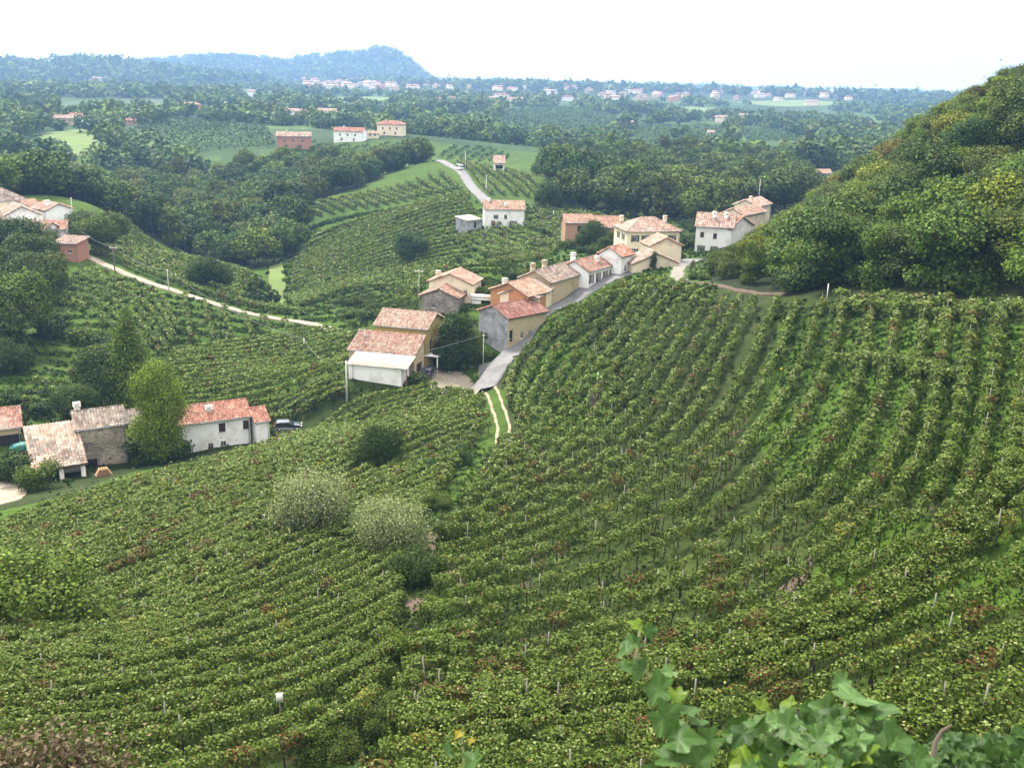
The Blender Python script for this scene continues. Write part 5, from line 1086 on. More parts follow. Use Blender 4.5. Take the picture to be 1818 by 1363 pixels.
def single(u, v, r, name, label, cat, kind, size, hpx, tone, squash=1.0, k=1.0):
    """a tree that stands out: its foot is seen at (u, v), range r; hpx is how tall it looks"""
    p = at_r(u, v, r); H = {'broad': 13, 'tall': 16, 'spray': 11, 'shrub': 3, 'olive': 4.6, 'cypress': 8, 'conifer': 14}[kind]
    s = hpx * np.linalg.norm(p - EYE) / F / H; c = np.array(GREENS[tone]) * k
    return tree(name, label, cat, p[0], p[1], kind, size, s / squash, c, None, .15, squash)
SINGLES = [
 (284,822,139,'roadside_tree','tall bright green tree before the white farmhouse','tree','tall',.24,172,'leafy',1.35,1.05),
 (308,818,140.5,'shrub','dark round bush below the tall tree at the white farmhouse','shrub','shrub',.25,48,'dark',1.0),
 (262,822,140,'shrub','dark bush against the stone barn wall','shrub','shrub',.25,40,'dark',1.0),
 (238,738,166,'cedar_tree','tall dark layered conifer behind the farm','tree','conifer',.26,168,'fresh',1.25),
 (195,735,168,'bay_tree','dark bushy tree left of the layered conifer','tree','broad',.4,88,'dark',1.0),
 (135,742,160,'fig_tree','low spreading tree behind the barn with the porch','tree','broad',.36,58,'mid',.8),
 (45,655,196,'walnut_tree','large mid green tree at the left edge above the farm','tree','broad',.36,112,'fresh',1.0),
 (-25,660,190,'walnut_tree','large dark tree cut by the left edge above the farm','tree','broad',.4,118,'mid',1.0),
 (5,560,225,'walnut_tree','tall dark tree under the hillside hamlet at the left edge','tree','broad',.42,102,'mid',1.0),
 (70,560,230,'walnut_tree','dark tree right below the hillside hamlet','tree','broad',.42,85,'olive',1.0),
 (60,520,245,'walnut_tree','broad green tree between the hamlet and the left edge trees','tree','broad',.45,85,'mid',1.0),
 (15,700,178,'walnut_tree','low dark tree at the left edge behind the red roof','tree','broad',.4,60,'dark',1.0),
 (30,475,262,'walnut_tree','dark tree just under the white hamlet houses','tree','broad',.5,70,'dark',1.0),
 (100,560,228,'elm_tree','greyish small tree beside the curving vine rows','tree','tall',.4,70,'pale',1.0),
 (100,640,200,'shrub','dark thicket on the grassy bank above the farm','shrub','shrub',.3,40,'dark',1.0),
 (80,470,272,'fruit_tree','small light tree in front of the brick hut','tree','broad',.4,50,'fresh',1.0),
 (150,440,280,'fruit_tree','leafy tree right of the brick hut','tree','broad',.5,62,'mid',1.0),
 (180,470,270,'fruit_tree','round tree beside the white road below the brick hut','tree','broad',.45,66,'fresh',1.0),
 (200,425,292,'fruit_tree','grey green tree above the white road by the hamlet','tree','broad',.5,60,'olive',1.0),
 (368,525,252,'oak_tree','dark round tree standing alone on the slope behind the white road','tree','broad',.42,62,'dark',1.0),
 (457,540,246,'oak_tree','low dark bushy tree beside the bright grass path','tree','shrub',.5,44,'dark',1.0),
 (728,468,292,'oak_tree','dark lone tree among vines below the ridge house','tree','broad',.45,58,'blue',1.0),
 (789,650,172.5,'cypress_tree','dense dark evergreen nearest the barn carport','tree','cypress',.22,92,'dark',.85),
 (803,648,173.5,'cypress_tree','tallest dark evergreen of the clump by the terrace','tree','cypress',.22,104,'dark',.85),
 (816,646,174.5,'cypress_tree','dark evergreen in the middle of the clump by the terrace','tree','cypress',.22,98,'dark',.85),
 (830,642,175.5,'cypress_tree','rightmost evergreen of the clump, with lighter tips','tree','cypress',.22,90,'mid',.85),
 (840,620,178,'laurel_tree','yellow green bush tree left of the grey plaster house','tree','tall',.24,62,'yellow',1.0),
 (775,600,182,'laurel_tree','yellow green tree behind the barn balcony','tree','tall',.24,52,'yellow',1.0),
 (1055,440,258,'garden_tree','dark leafy tree before the brown house','tree','broad',.4,52,'dark',1.0),
 (1038,436,262,'garden_tree','smaller leafy tree at the brown house corner','tree','broad',.4,34,'mid',1.0),
 (1088,452,250,'garden_tree','small tree between brown house and cream villa','tree','broad',.4,40,'mid',1.0),
 (975,385,345,'ridge_tree','dark round tree right of the white ridge house','tree','broad',.55,50,'dark',1.0),
 (1042,385,352,'ridge_tree','dark tree above the brown house roof','tree','broad',.6,34,'dark',1.0),
 (1160,482,213,'cypress_tree','slim dark cypress against the beige village wall','tree','cypress',.25,34,'dark',1.0),
 (556,955,84,'olive_tree','greyish willowy olive tree among vines, the larger of two','tree','olive',.11,112,'silver',1.3),
 (694,995,76,'olive_tree','smaller grey olive tree at the head of the gully','tree','olive',.11,104,'silver',1.3),
 (676,845,108,'bush_tree','dark small tree between the left slope and the track','tree','olive',.14,86,'dark',1.2),
 (735,1028,70,'shrub','very dark bush right of the smaller olive tree','shrub','shrub',.14,62,'dark',1.0),
 (50,1118,66,'shrub','large bright green bush at the left edge among vines','shrub','shrub',.12,128,'fresh',.85),
 (745,865,103,'shrub','dark green bush at the upper end of the gully','shrub','shrub',.16,36,'blue',1.0),
 (815,840,108,'shrub','bluish bush below the end of the track','shrub','shrub',.16,34,'blue',1.0),
 (70,888,131,'shrub','leafy bush in front of the barn porch','shrub','shrub',.2,44,'fresh',1.0),
 (20,818,137,'shrub','dark green bush under the red roof at the left edge','shrub','shrub',.22,48,'dark',1.0),
 (476,765,156,'shrub','bush with reddish tips behind the farmhouse annex','shrub','shrub',.25,42,'olive',1.0),
]
for q in SINGLES: single(*q[:10], q[11] if len(q) > 11 else (1.0 if q[10] > 1.2 else q[10]), q[10] if len(q) > 11 or q[10] > 1.2 else 1.0)

# far woods: too many to count, merged in one mesh
def far_trees():
    P = []; g = np.random.default_rng(21)
    def add(n, r0, r1, q, size, fn):
        k = 0
        while k < n:
            a = g.uniform(-.72, .72, 4000); r = np.exp(g.uniform(math.log(r0), math.log(r1), 4000)); x, y = r * np.sin(a), r * np.cos(a)
            m = fn(x, y, r, a)
            for X_, Y_ in zip(x[m], y[m]):
                P.append((X_, Y_, q, size * g.uniform(.7, 1.35))); k += 1
                if k >= n: break
    def dens(x, y, s1, s2, t):
        w = np.zeros_like(x)
        gg = np.random.default_rng(8)
        for k in range(16):
            b = gg.uniform(0, 6.28); l = gg.uniform(s1, s2); w += np.sin((x * math.cos(b) + y * math.sin(b)) * 6.283 / l + gg.uniform(0, 6.28))
        return w / 2.8 > t
    def mid(x, y, r, a):
        m = dens(x, y, 60, 420, -.25) & ~inside(VALLEY, x, y) & ~inside(MEADOW, x, y) & ~inside(EAST, x, y) & ~((r < 620) & (x > -150) & (x < 60)) & ~((r < 800) & (np.abs(a) < .3) & (x < 40) & (r < 690))
        for fp in FIELD_POLYS: m &= ~inside(fp, x, y)
        for hx, hy, hr in FAR_HOUSES: m &= (np.hypot(x - hx, y - hy * 1.0) > hr) & ~((np.abs(np.arctan2(x, y) - math.atan2(hx, hy)) < hr / math.hypot(hx, hy)) & (r > math.hypot(hx, hy) - 55) & (r < math.hypot(hx, hy)))
        return m & (r > 560)
    add(1100, 560, 850, 2, 1.0, mid)
    add(2100, 850, 1500, 0, 1.0, mid)
    def outer(x, y, r, a):
        m = dens(x, y, 150, 900, -.15) & ~((a > -.2) & (a < .36) & (r > 2000) & (rng.random(len(x)) < .85))
        for hx, hy, hr in FAR_HOUSES: m &= ~((np.abs(np.arctan2(x, y) - math.atan2(hx, hy)) < hr / math.hypot(hx, hy)) & (r > math.hypot(hx, hy) - 320) & (r < math.hypot(hx, hy) + 5))
        for fp in FIELD_POLYS: m &= ~inside(fp, x, y)
        return m
    add(3200, 1450, 2300, 1, 1.05, outer)
    add(3200, 2300, 4600, 1, .95, lambda x, y, r, a: dens(x, y, 200, 1500, .35) | ((a < -.2) & (r < 3200)) | ((a > .33) & (r < 2700)))
    add(1600, 4600, 6800, 1, 1.2, lambda x, y, r, a: dens(x, y, 500, 2500, .2))
    def hills(x, y, r, a):
        z = height(x, y); return z > CAMZ - 46
    add(5600, 2400, 5000, 1, 1.6, hills)
    lods = []
    for q, (size, nb) in enumerate(((2.6, 8), (4.2, 3), (1.5, 9))):
        vs = []
        for k in range(5):
            bl = blobs_broad(12, 10, nb); C, N = crown_leaves(bl, size, cover=.9 if q == 0 else .75, hollow=.6, jit=.35); j = rng.permutation(len(C))[:(60, 15, 170)[q]]; vs.append(tri_leaves(C[j], N[j], size * rng.uniform(.8, 1.4, len(j))))
        lods.append(vs)
    V, C = [], []; P = np.array(P); Z = height(P[:, 0], P[:, 1])
    tones = [GREENS[t] for t in ('dark', 'mid', 'mid', 'fresh', 'blue', 'olive', 'fresh', 'mid')]
    for (x, y, q, s), z in zip(P, Z):
        b = lods[int(q)][random.randrange(5)]; a = random.uniform(0, 6.28); c, d = math.cos(a) * s, math.sin(a) * s
        V.append(np.column_stack([b[:, 0] * c - b[:, 1] * d + x, b[:, 0] * d + b[:, 1] * c + y, b[:, 2] * s * random.uniform(.8, 1.2) + z - 1.5]))
        n = len(b) // 3; C.append(np.array(random.choice(tones)) * np.array((.054, .088, .020)) * rng.uniform(.6, 1.45, (n, 1)) * random.uniform(.8, 1.2))
    V = np.vstack(V); C = np.vstack(C)

    return tag(obj('far_woods', mesh('far_woods', V, np.arange(len(V)).reshape(-1, 3), [LEAF], C)), 'far woods and tree lines spread over the hazy plain', 'woods', None, 'stuff')
# ------------------------------------------------------------------ vehicles
def car(name, label, cat, pos, yaw, paint, L=4.2, W=1.75, kind='hatch'):
    t = thing(name, label, cat, pos, yaw); h = 1.45 if kind != 'van' else 2.2
    prof = {'hatch': [(-2.1, .35), (-2.12, .75), (-2.0, .95), (-1.75, 1.40), (-1.3, 1.47), (.1, 1.45), (.95, .98), (1.75, .86), (2.08, .68), (2.1, .35)],
            'suv': [(-2.15, .4), (-2.18, .9), (-2.08, 1.1), (-1.95, 1.62), (-1.6, 1.72), (.35, 1.70), (1.05, 1.12), (1.9, 1.02), (2.15, .85), (2.15, .4)],
            'van': [(-2.4, .4), (-2.42, 1.0), (-2.40, 2.0), (-2.25, 2.15), (1.1, 2.15), (1.75, 1.35), (2.25, 1.1), (2.42, .8), (2.42, .4)]}[kind]
    n = len(prof); mb = MB(); belt = .95 if kind == 'hatch' else 1.1 if kind == 'suv' else 1.2
    ys = [(-1, .965), (-.86, 1.0), (.86, 1.0), (1, .965)]
    for y, s in ys:
        for x, z in prof:
            tum = 1 - max(0, z - belt) * .16; mb.v.append((x * s, y * W / 2 * tum, .2 + (z - .2) * (s if z > .5 else 1)))
    for k in range(3):
        for i in range(n - 1): mb.f.append((k * n + i, (k + 1) * n + i, (k + 1) * n + i + 1, k * n + i + 1)); mb.c.append((1, 1, 1))
    mb.f.append(tuple(range(n))[::-1]); mb.f.append(tuple(3 * n + i for i in range(n))); mb.c += [(1, 1, 1)] * 2
    for k in range(3): mb.f.append((k * n, k * n + n - 1, (k + 1) * n + n - 1, (k + 1) * n)); mb.c.append((1, 1, 1))
    mb.build('body', paint, t, False)
    def side(xs, zs, nm='side_window'):
        for s in (-1, 1):
            q = MB(); P = [(x, s * (W / 2 * (1 - max(0, z - belt) * .16) + .012), z) for x, z in zip(xs, zs)]; q.add(P, [tuple(range(len(P)))]); q.build(nm, M_GLASS, t)
    if kind == 'van': side([.5, 1.15, 1.5, .5], [1.35, 1.35, 1.35 + .05, 1.95]); a, b = (1.72, 1.40), (1.14, 2.10); ra, rb = (-2.43, 1.25), (-2.42, 1.9)
    elif kind == 'suv': side([-1.75, -.65, -.65, -1.68], [1.15, 1.15, 1.58, 1.56]); side([-.55, .85, .35, -.55], [1.15, 1.15, 1.58, 1.58]); a, b = (1.02, 1.17), (.42, 1.66); ra, rb = (-2.10, 1.14), (-2.0, 1.58)
    else: side([-1.62, -.6, -.6, -1.5], [1.0, 1.0, 1.36, 1.34]); side([-.5, .78, .1, -.5], [1.0, 1.0, 1.37, 1.37]); a, b = (.92, 1.02), (.16, 1.42); ra, rb = (-1.97, 1.0), (-1.80, 1.36)
    for nm, (x0, z0), (x1, z1), d in (('windscreen', a, b, .02), ('rear_window', ra, rb, -.02)):
        w0, w1 = W * .43, W * .40; q = MB().add([(x0 + d, -w0, z0), (x0 + d, w0, z0), (x1 + d, w1, z1), (x1 + d, -w1, z1)], [(0, 1, 2, 3)]); q.build(nm, M_GLASS, t)
    for x in (-1.32, 1.32):
        for s in (-1, 1):
            w = MB().tube([(x, s * W / 2 - s * .16, .32), (x, s * W / 2 + s * .02, .32)], .32, 14).build('wheel', M_DARK, t); MB().tube([(x, s * W / 2, .32), (x, s * W / 2 + s * .035, .32)], .19, 10).build('rim', M_METAL, w)
    fx = prof[-2][0]
    for s in (-1, 1):
        MB().box(fx - .12, fx + .03, s * W * .36 - .16, s * W * .36 + .16, .62, .78).build('headlight', M_TRIM, t); MB().box(prof[1][0] - .03, prof[1][0] + .1, s * W * .38 - .12, s * W * .38 + .12, .75, .95).build('tail_light', M_TAIL, t)
    MB().box(prof[1][0] - .05, prof[1][0], -.26, .26, .55, .67).build('number_plate', M_WHITE, t); return t
def paint(name, c):
    m, nt, p, o = nodes(name); p.inputs['Base Color'].default_value = (*c, 1); p.inputs['Roughness'].default_value = .25; p.inputs['Specular IOR Level'].default_value = .5; p.inputs['Coat Weight'].default_value = .5; return m
M_TAIL = paint('tail_lamp', (.35, .02, .02)); M_NAVY = paint('navy_paint', (.012, .016, .03)); M_SILVER = paint('dark_silver_paint', (.06, .07, .085)); M_VAN = paint('white_paint', (.75, .75, .74))
p = at_r(762, 656, 167); car('parked_car', 'dark navy car parked in the courtyard, seen from behind', 'car', (p[0], p[1], height(*p[:2])[0] + .12), math.radians(78), M_NAVY, kind='suv')
p = at_r(512, 762, 152.5); car('parked_car', 'dark car half hidden behind the vines right of the farmhouse', 'car', (p[0], p[1], p[2]), math.radians(12), M_SILVER)
p = at_r(815, 306, 428); car('van', 'white van driving away on the ridge road', 'van', (p[0], p[1], height(*p[:2])[0] + .25), math.radians(118), M_VAN, kind='van')

# ------------------------------------------------------------------ poles, wires, railing and small things
M_POLE = mat_plain('concrete_pole', (.42, .42, .40), .9, 2.0, .1); M_WIRE = mat_plain('grey_wire', (.22, .22, .22), .6, 2.0, .05)
TOPS = {}
def pole(key, u, v, r, hpx, label, rad=.11, wood=False, arms=False):
    p = at_r(u, v, r); h = hpx * np.linalg.norm(p - EYE) / F / .95; t = thing('utility_pole', label, 'pole', p)
    MB().tube([(0, 0, -.8), (0, 0, h)], [rad * 1.2, rad * .8], 8).build('shaft', M_WOOD if wood else M_POLE, t)
    c = MB()
    if arms: c.box(-.9, .9, -.05, .05, h - .5, h - .38)
    for x in ((-.8, 0, .8) if arms else (-.12, .12)): c.tube([(x, 0, h - .38), (x, 0, h - .1)], .05, 6)
    c.build('insulators', M_TRIM, t); TOPS[key] = p + [0, 0, h - .1]
pole('a', 616, 708, 157, 66, 'pale concrete pole at the left corner of the lean-to', .14)
pole('b', 541, 642, 201, 40, 'grey utility pole among the vine rows behind the farm')
pole('c', 300, 520, 239, 38, 'utility pole beside the white road, right of the twin pole')
pole('d', 204, 480, 253, 38, 'twin utility pole with crossarm beside the white road', .13, True, True)
pole('e', 142, 450, 268, 40, 'utility pole by the brick hut', .1, True)
pole('f', 827, 640, 176, 62, 'thin pole rising beside the dark evergreens', .06)
pole('g', 858, 640, 170, 46, 'low pole by the road junction', .07)
pole('h', 131, 402, 292, 44, 'tall pole beside the hamlet house with the awning', .12)
pole('i', 826, 306, 432, 34, 'pale pole beside the white van', .13)
pole('j', 863, 352, 368, 38, 'pale pole behind the white ridge house', .13)
pole('k', 982, 400, 330, 24, 'pale pole under the round tree right of the ridge house', .13)
pole('l', 744, 545, 206, 64, 'thin aerial mast left of the low stone house', .05, False, True)
pole('m', 1347, 352, 330, 30, 'pale pole above the cream hill houses', .12)
pole('n', 925, 640, 170, 40, 'dark pole at the edge of the street above the vines', .06, True)
def wire(label, A, B_, sag, rad=.022):
    A, B_ = np.array(A), np.array(B_); n = 24; P = []
    for i in range(n + 1): s = i / n; q = A + (B_ - A) * s; q[2] -= sag * 4 * s * (1 - s); P.append(q - A)
    t = MB().tube(P, rad, 4).build('wire', M_WIRE); t.location = A; tag(t, label, 'wire', 'overhead wires')
wire('wire sagging from the lean-to pole to the pole among the vines', TOPS['a'], TOPS['b'], 2.2, .03)
wire('wire from the pole among the vines to the white road pole', TOPS['b'], TOPS['c'], 2.0, .03)
wire('wire from the white road pole to the twin pole', TOPS['c'], TOPS['d'], 1.2, .03)
wire('wire from the twin pole up to the brick hut pole', TOPS['d'], TOPS['e'], .8, .03)
wire('wire from the lean-to pole across the courtyard to the thin pole', TOPS['a'] + [0, 0, -.3], TOPS['f'], .7)
wire('wire from the lean-to pole across to the road junction', TOPS['a'] + [0, 0, -.7], TOPS['g'], .6)
wire('wire from the road junction to the pole above the vines', TOPS['g'], TOPS['n'], .4)
wire('wire from the thin pole to the grey plaster house', TOPS['f'], at_z(850, 575, 6.0), .3)

def railing():
    ln = resample(LANE[:16], .9); a = ln[0]; z0 = height(*a)[0]; t = thing('railing', 'dark roadside railing where the lane leaves the village', 'railing', (*a, z0)); top = []
    nrm = unit(np.gradient(ln, axis=0)); off = np.stack([-nrm[:, 1], nrm[:, 0]], -1) * 2.2 * -1
    for p_, o_ in zip(ln, off):
        q = p_ - o_ * 1.0; z = height(*q)[0]; P = np.array([q[0] - a[0], q[1] - a[1], z - z0]); top.append(P + [0, 0, 1.05]); MB().tube([P - [0, 0, .3], P + [0, 0, 1.1]], .07, 6).build('post', M_WOOD, t)
    MB().tube(top, .05, 5).build('rail', M_WOOD, t); MB().tube([q - [0, 0, .5] for q in top], .05, 5).build('rail', M_WOOD, t)
railing()

def stake(u, v, hpx, label, plate=None, r=None, name='marker_stake', cat='stake'):
    g = ground(u, v)[0] if r is None else at_r(u, v, r); s = np.linalg.norm(g - EYE) / F; h = hpx * s * 1.15; t = thing(name, label, cat, g, -math.atan2(g[0], g[1])); MB().tube([(0, 0, -.3), (0, 0, h)], max(.03, .9 * s), 6).build('post', M_WHITE if not plate else M_POST, t)
    if plate: MB().box(-plate[0] * s / 2, plate[0] * s / 2, -.05, -.03, h - plate[1] * s, h + .02).build('plate', M_WHITE, t)
stake(499, 1296, 62, 'small white sign plate on a post among the near left vines', (11, 17), name='sign_post', cat='sign')
stake(678, 918, 16, 'short white stake above the smaller olive tree'); stake(810, 826, 18, 'white stake just below the end of the track'); stake(1468, 530, 22, 'white topped stake at the corner of the wooded hill')
stake(1060, 690, 26, 'pale stake beside the bare soil patch in the right vines'); stake(1785, 560, 24, 'pale post in the rows under the wooded hill at the right'); stake(370, 970, 26, 'leaning grey stake in the left vine rows')
M_YELLOW = mat_plain('yellow_card', (.80, .56, .03), .6, 3.0, .1)
def trap(u, v, lab):
    g = ground(u, v)[0]; d = ray(u, v); k = (np.linalg.norm(g - EYE) - 1.3); p = EYE + d * k; t = thing('insect_trap', lab, 'insect trap', p, -math.atan2(p[0], p[1]) + .3)
    MB().box(-.10, .10, -.006, .006, -.16, .12).build('card', M_YELLOW, t); MB().tube([(0, 0, .12), (0, 0, .3)], .008, 4).build('hanger', M_WIRE, t)
for u, v, lab in ((1093, 1241, 'yellow sticky card low in the rows left of the near shoot'), (857, 1052, 'yellow sticky card below the bare soil strip in the gully'), (723, 1132, 'yellow sticky card left of the gully track'), (941, 916, 'yellow sticky card high in the middle vines'), (790, 899, 'yellow sticky card above the smaller olive tree'), (1627, 965, 'yellow sticky card on the grassy right rows'), (1387, 655, 'yellow sticky card in the upper right rows')): trap(u, v, lab)

# ------------------------------------------------------------------ leaves close to the viewer
M_NEAR = mat_leaf('near_leaves', .22, .5, .16)
def lobed_leaf(k):
    """a vine leaf: heart base, five soft lobes, cupped along the midrib"""
    g = np.random.default_rng(50 + k); n = 40; th = np.linspace(0, 2 * math.pi, n, endpoint=False); lob = 1 + .16 * np.cos(5 * (th)) + .05 * np.cos(10 * th + g.uniform(0, 6)) + .03 * np.where(np.arange(n) % 2, 1, -1); r = .5 * lob * (1 - .45 * np.exp(-((np.abs(th - math.pi)) / .35) ** 2)) * (1.05 + .12 * np.cos(th))
    V = [(0, 0, 0)]; bend = g.uniform(.5, 1.3); fold = g.uniform(.35, .9)
    for q in (.5, 1.0):
        for a, b in zip(th, r): x, y = b * q * math.cos(a), b * q * math.sin(a); V.append((x, y, fold * abs(y) ** 1.3 - bend * x * x * np.sign(x) * .9 - .35 * y * y + .04 * math.sin(4 * a + k) * q))
    Fc = [(0, 1 + i, 1 + (i + 1) % n) for i in range(n)] + [(1 + i, 1 + n + i, 1 + n + (i + 1) % n, 1 + (i + 1) % n) for i in range(n)]
    vein = np.where(np.cos(5 * np.concatenate([th, th])) > .8, 1.45, 1.0)[:, None]; c = np.tile((.032, .070, .013), (len(Fc), 1)) * g.uniform(.8, 1.2, (len(Fc), 1)) * vein; return mesh('leaf', np.array(V), Fc, [M_NEAR], c, True)
LEAVES = [lobed_leaf(k) for k in range(7)]
def near_leaf(t, org, u, v, dist, px, tone=(1, 1, 1), tilt=.9):
    d = ray(u, v); p = EYE + d * dist; s = px * .74 * dist / F; o = obj('leaf', random.choice(LEAVES), t); o.location = p - org; n = Vector(-d) * .75 + Vector((random.gauss(0, .45), random.gauss(0, .45), tilt + random.gauss(0, .3))); o.rotation_mode = 'QUATERNION'
    o.rotation_quaternion = n.to_track_quat('Z', 'Y') @ Vector((0, 0, 1)).rotation_difference(Vector((0, 0, 1))); o.rotation_quaternion = o.rotation_quaternion @ __import__('mathutils').Quaternion((0, 0, 1), random.uniform(0, 6.28)); o.scale = (s, s, s); o.color = (*tone, 1)
def near_plant(name, label, cat, spec, stems, dist, rs=.006):
    u0, v0 = stems[0][-1]; org = EYE + ray(u0, v0) * dist; gz = height(org[0], org[1])[0]; org = np.array([org[0], org[1], gz]); t = thing(name, label, cat, org)
    for s in stems:
        P = [EYE + ray(u, v) * dist - org for u, v in s]; P.append(np.array([P[-1][0] * .5, P[-1][1] * .5 + .1, 0])); MB().tube(P, [rs * .6] + [rs] * (len(P) - 1), 6).build('stem', M_STEM, t)
    for q in spec: near_leaf(t, org, *q)
M_STEM = mat_plain('green_stem', (.12, .13, .05), .7, 8.0, .2)
YG, PALE, DK = (2.0, 1.5, .5), (1.8, 1.55, 2.2), (.55, .62, .6)
near_plant('vine_shoot', 'tall climbing shoot with pale green lobed leaves near the viewer', 'vine shoot',
    [(1132, 1112, 3.0, 40, YG), (1152, 1118, 3.0, 34), (1112, 1158, 2.95, 52), (1126, 1142, 3.0, 46), (1140, 1188, 3.0, 60), (1108, 1185, 3.05, 42), (1188, 1192, 3.0, 34, PALE), (1172, 1222, 2.95, 68), (1200, 1232, 3.05, 42, YG), (1178, 1272, 2.9, 74), (1222, 1262, 3.0, 48), (1240, 1282, 3.05, 38), (1205, 1312, 2.9, 76), (1262, 1312, 3.0, 56), (1188, 1345, 2.9, 70), (1238, 1352, 2.95, 60), (1160, 1380, 2.9, 66)],
    [[(1138, 1106), (1130, 1160), (1160, 1215), (1185, 1275), (1205, 1340), (1215, 1420)]], 3.05)
_g = random.Random(77); SP = [(1496, 1208, 3.1, 40, PALE), (1516, 1240, 3.0, 84, PALE), (1555, 1262, 3.0, 80), (1470, 1262, 3.05, 60), (1352, 1258, 3.2, 42, YG), (1400, 1250, 3.2, 36, YG), (1440, 1262, 3.1, 48)]
for i in range(190):
    u = _g.uniform(1300, 1640); lo = 1272 + max(0, (u - 1560)) * .9 + max(0, 1380 - u) * .35; v = _g.uniform(lo, 1420); SP.append((u, v, _g.uniform(2.75, 3.5), _g.uniform(36, 66), YG if _g.random() < .1 else PALE if _g.random() < .18 else DK if _g.random() < .25 else (1, 1, 1)))
near_plant('leaf_clump', 'dense clump of large lobed leaves at the lower right near the viewer', 'vine clump', SP, [[(1510, 1215), (1490, 1290), (1470, 1380), (1460, 1450)], [(1560, 1270), (1540, 1340), (1520, 1450)], [(1360, 1265), (1390, 1340), (1420, 1450)]], 3.2)
near_plant('leaf_sprig', 'small sprig with orange tip at the bottom edge', 'sprig', [(816, 1302, 2.6, 20, (4.5, 1.6, .3)), (838, 1314, 2.6, 18, (4, 1.5, .4)), (796, 1336, 2.6, 44), (842, 1350, 2.55, 50), (824, 1330, 2.6, 24, DK)], [[(818, 1300), (822, 1330), (828, 1420)]], 2.6, .004)
SP = [(_g.uniform(1650, 1850), _g.uniform(1300, 1430) + abs(_g.gauss(0, 10)), _g.uniform(4.2, 5.2), _g.uniform(20, 34), DK if _g.random() < .6 else (.75, .8, .6)) for i in range(230)]
near_plant('bramble_bush', 'dark small-leaved bush in the lower right corner', 'bush', [q for q in SP if q[1] > 1290 + max(0, 1690 - q[0]) * .9], [[(1740, 1300), (1750, 1420)], [(1690, 1330), (1720, 1440)]], 4.7)
def dry_stem():
    t = thing('dry_twig', 'bare curved stem rising left of the dark bush', 'stem', EYE + ray(1660, 1400) * 4.2); o = np.array(t.location); P = [EYE + ray(u, v) * 4.2 - o for u, v in ((1690, 1286), (1672, 1297), (1660, 1318), (1656, 1345), (1655, 1380), (1660, 1450))]
    MB().tube(P, [.004, .007, .009, .010, .010, .011], 6).build('stem', mat_plain('dry_stem', (.085, .065, .05), .9, 9.0, .2), t)
dry_stem()
def dry_bush():
    g = at_r(70, 1345, 22); z = height(g[0], g[1])[0]; org = np.array([g[0], g[1], z]); t = thing('dry_bush', 'dry pinkish brown brush at the bottom left corner', 'bush', org); top = g[2] - z
    n = 5200; d = rng.normal(0, 1, (n, 3)) * [1.0, .8, .55]; C = np.column_stack([d[:, 0] * .85, d[:, 1] * .8, top - .35 + d[:, 2] * .55 - np.abs(d[:, 0]) * .12]); C[:, 2] = np.minimum(C[:, 2], top + .45)
    v = tri_leaves(C, unit(rng.normal(size=C.shape)), .09 * rng.uniform(.6, 1.5, n)); c = np.array((.115, .085, .055)) * rng.uniform(.5, 1.4, (n, 1)); gr = rng.random(n) < .25; c[gr] = (.05, .065, .018)
    obj('twigs', mesh('twigs', v, np.arange(3 * n).reshape(-1, 3), [LEAF], c), t)['kind'] = 'stuff'
    mb = MB()
    for i in range(9): a = i * .7; mb.tube([(0, 0, -.2), (math.cos(a) * .5, math.sin(a) * .5, top * .6), (math.cos(a) * 1.0, math.sin(a), top)], [.05, .035, .015], 5)
    mb.build('branches', M_BARK, t)
dry_bush()

# ------------------------------------------------------------------ weeds and tufts on the near slope
def tufts():
    P = [];
    for u0, u1, v0, v1, n in ((0, 1818, 560, 1363, 9000), (560, 900, 800, 1363, 5200), (1380, 1818, 545, 900, 5000), (0, 330, 500, 760, 2500), (330, 660, 520, 640, 1500), (880, 1110, 500, 760, 2000), (480, 1260, 375, 560, 8000)):
        u = rng.uniform(u0, u1, n); v = rng.uniform(v0, v1, n); P.append(np.column_stack([u, v]))
    P = np.vstack(P); r = np.exp(rng.uniform(0, 1, len(P)) * 0); d = ray(P[:, 0], P[:, 1]); rs = np.exp(np.linspace(math.log(32), math.log(360), 84)); hit = np.full(len(P), np.nan); k = 1 / np.hypot(d[:, 0], d[:, 1])
    for q in rs:
        X = d[:, 0] * k * q; Y = d[:, 1] * k * q; Z = CAMZ + d[:, 2] * k * q; todo = np.isnan(hit)
        if not todo.any(): break
        h = np.full(len(P), -1e9); h[todo] = height(X[todo], Y[todo]); hit[todo & (Z < h)] = q
    ok = ~np.isnan(hit); X = (d[:, 0] * k * hit)[ok] + rng.normal(0, .6, ok.sum()); Y = (d[:, 1] * k * hit)[ok] + rng.normal(0, .9, ok.sum()); R = np.hypot(X, Y); bl = blocked(X, Y); X, Y, R = X[~bl], Y[~bl], R[~bl]; Z = height(X, Y)
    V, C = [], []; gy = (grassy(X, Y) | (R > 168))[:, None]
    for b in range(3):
        n = len(X); s = np.maximum(.22, .0030 * R) * rng.uniform(.6, 1.5, n); c = np.column_stack([X + rng.normal(0, .25, n), Y + rng.normal(0, .25, n), Z + s * .25]); V.append(tri_leaves(c, unit(rng.normal(0, .7, (n, 3)) + [0, -.2, .6]), s)); q = rng.random((n, 1)); C.append(np.where(q < .8, np.where(gy, np.array((.032, .064, .007)), np.array((.024, .044, .006))), np.array((.06, .075, .02))) * rng.uniform(.6, 1.35, (n, 1)))  # off the grassy areas the tuft colour is darkened like the shaded soil
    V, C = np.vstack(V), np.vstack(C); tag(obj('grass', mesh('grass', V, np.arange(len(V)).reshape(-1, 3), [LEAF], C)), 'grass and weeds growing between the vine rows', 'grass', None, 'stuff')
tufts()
g_ = random.Random(31)
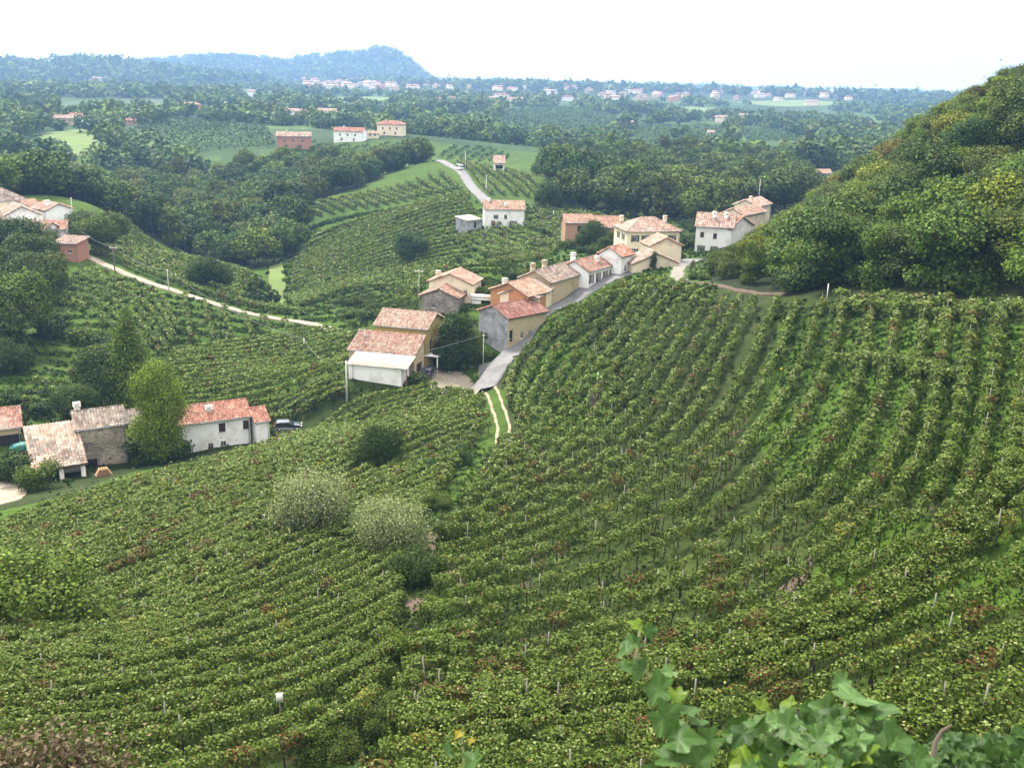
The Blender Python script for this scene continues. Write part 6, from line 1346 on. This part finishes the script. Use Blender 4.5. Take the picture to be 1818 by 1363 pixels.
for (u0, v0, u1, v1, n, hp, tones, place) in ((575, 930, 660, 1010, 5, 40, ('fresh', 'mid'), 'in the gully between the two olive trees'), (700, 880, 800, 960, 6, 34, ('mid', 'olive', 'fresh'), 'at the head of the gully'), (640, 1150, 760, 1300, 6, 48, ('fresh', 'olive', 'mid'), 'along the bare track at the bottom of the gully'), (745, 1010, 800, 1150, 5, 44, ('mid', 'dark', 'fresh'), 'on the right bank of the gully'), (120, 585, 300, 690, 9, 26, ('fresh', 'mid', 'olive'), 'on the grassy bank above the farm'), (560, 1290, 700, 1350, 5, 52, ('olive', 'mid'), 'by the earth patch at the bottom edge'), (20, 700, 120, 735, 5, 24, ('mid', 'dark'), 'behind the farm buildings'), (640, 520, 880, 545, 8, 20, ('fresh', 'mid', 'pale'), 'on the slope behind the village street'), (505, 470, 560, 530, 4, 16, ('olive', 'mid'), 'beside the bright grass path'), (735, 672, 860, 692, 8, 26, ('mid', 'fresh', 'dark'), 'along the courtyard edge below the barn'), (600, 540, 740, 572, 12, 20, ('mid', 'olive', 'fresh'), 'left of the low stone house'), (860, 440, 1000, 478, 14, 18, ('mid', 'fresh', 'olive'), 'on the bank above the beige house'), (1000, 425, 1100, 455, 8, 18, ('mid', 'dark', 'fresh'), 'below the brown house'), (1225, 488, 1330, 520, 8, 16, ('fresh', 'mid'), 'beside the lane under the wooded hill'), (640, 535, 740, 575, 8, 18, ('mid', 'olive'), 'above the stepped barn'), (840, 500, 900, 520, 4, 18, ('mid', 'fresh'), 'behind the orange house'), (930, 380, 1000, 420, 9, 16, ('mid', 'olive', 'fresh'), 'right of the ridge house'), (1215, 400, 1240, 450, 5, 22, ('mid', 'dark'), 'between the villa and the tall white house'), (740, 560, 800, 600, 4, 26, ('mid', 'fresh'), 'below the low stone house'), (840, 600, 880, 640, 4, 18, ('fresh', 'mid'), 'at the foot of the grey plaster house'), (880, 470, 1000, 500, 6, 16, ('pale', 'mid'), 'behind the long beige house'), (960, 400, 1100, 450, 7, 18, ('mid', 'dark'), 'around the brown house')):
    for i in range(n):
        u, v = g_.uniform(u0, u1), g_.uniform(v0, v1); q = ground(u, v)[0]
        if blocked(q[:1], q[1:2])[0]: continue
        tn = g_.choice(tones); s = hp * g_.uniform(.6, 1.2) * np.linalg.norm(q - EYE) / F / 3
        tree('shrub', WORDS[tn] + ' bush ' + place, 'shrub', q[0], q[1], 'shrub', .16 if v > 750 else .3, s, np.array(GREENS[tn]) * g_.uniform(.85, 1.15), 'bushes ' + place, .05, g_.uniform(.7, 1.0))
far_trees()
def build_haze():
    m = bpy.data.materials.new('haze'); m.use_nodes = True; nt = m.node_tree; nt.nodes.clear()
    o = nt.nodes.new('ShaderNodeOutputMaterial'); p = nt.nodes.new('ShaderNodeVolumePrincipled')
    p.inputs['Color'].default_value = (0.27, 0.45, 0.78, 1); p.inputs['Density'].default_value = 1.65e-4; p.inputs['Anisotropy'].default_value = 0.2
    nt.links.new(p.outputs[0], o.inputs['Volume'])
    b = MB().box(-6100, 6100, -30, 7200, -80, CAMZ + 140)
    return tag(b.build('haze', m), kind='stuff')
build_haze()
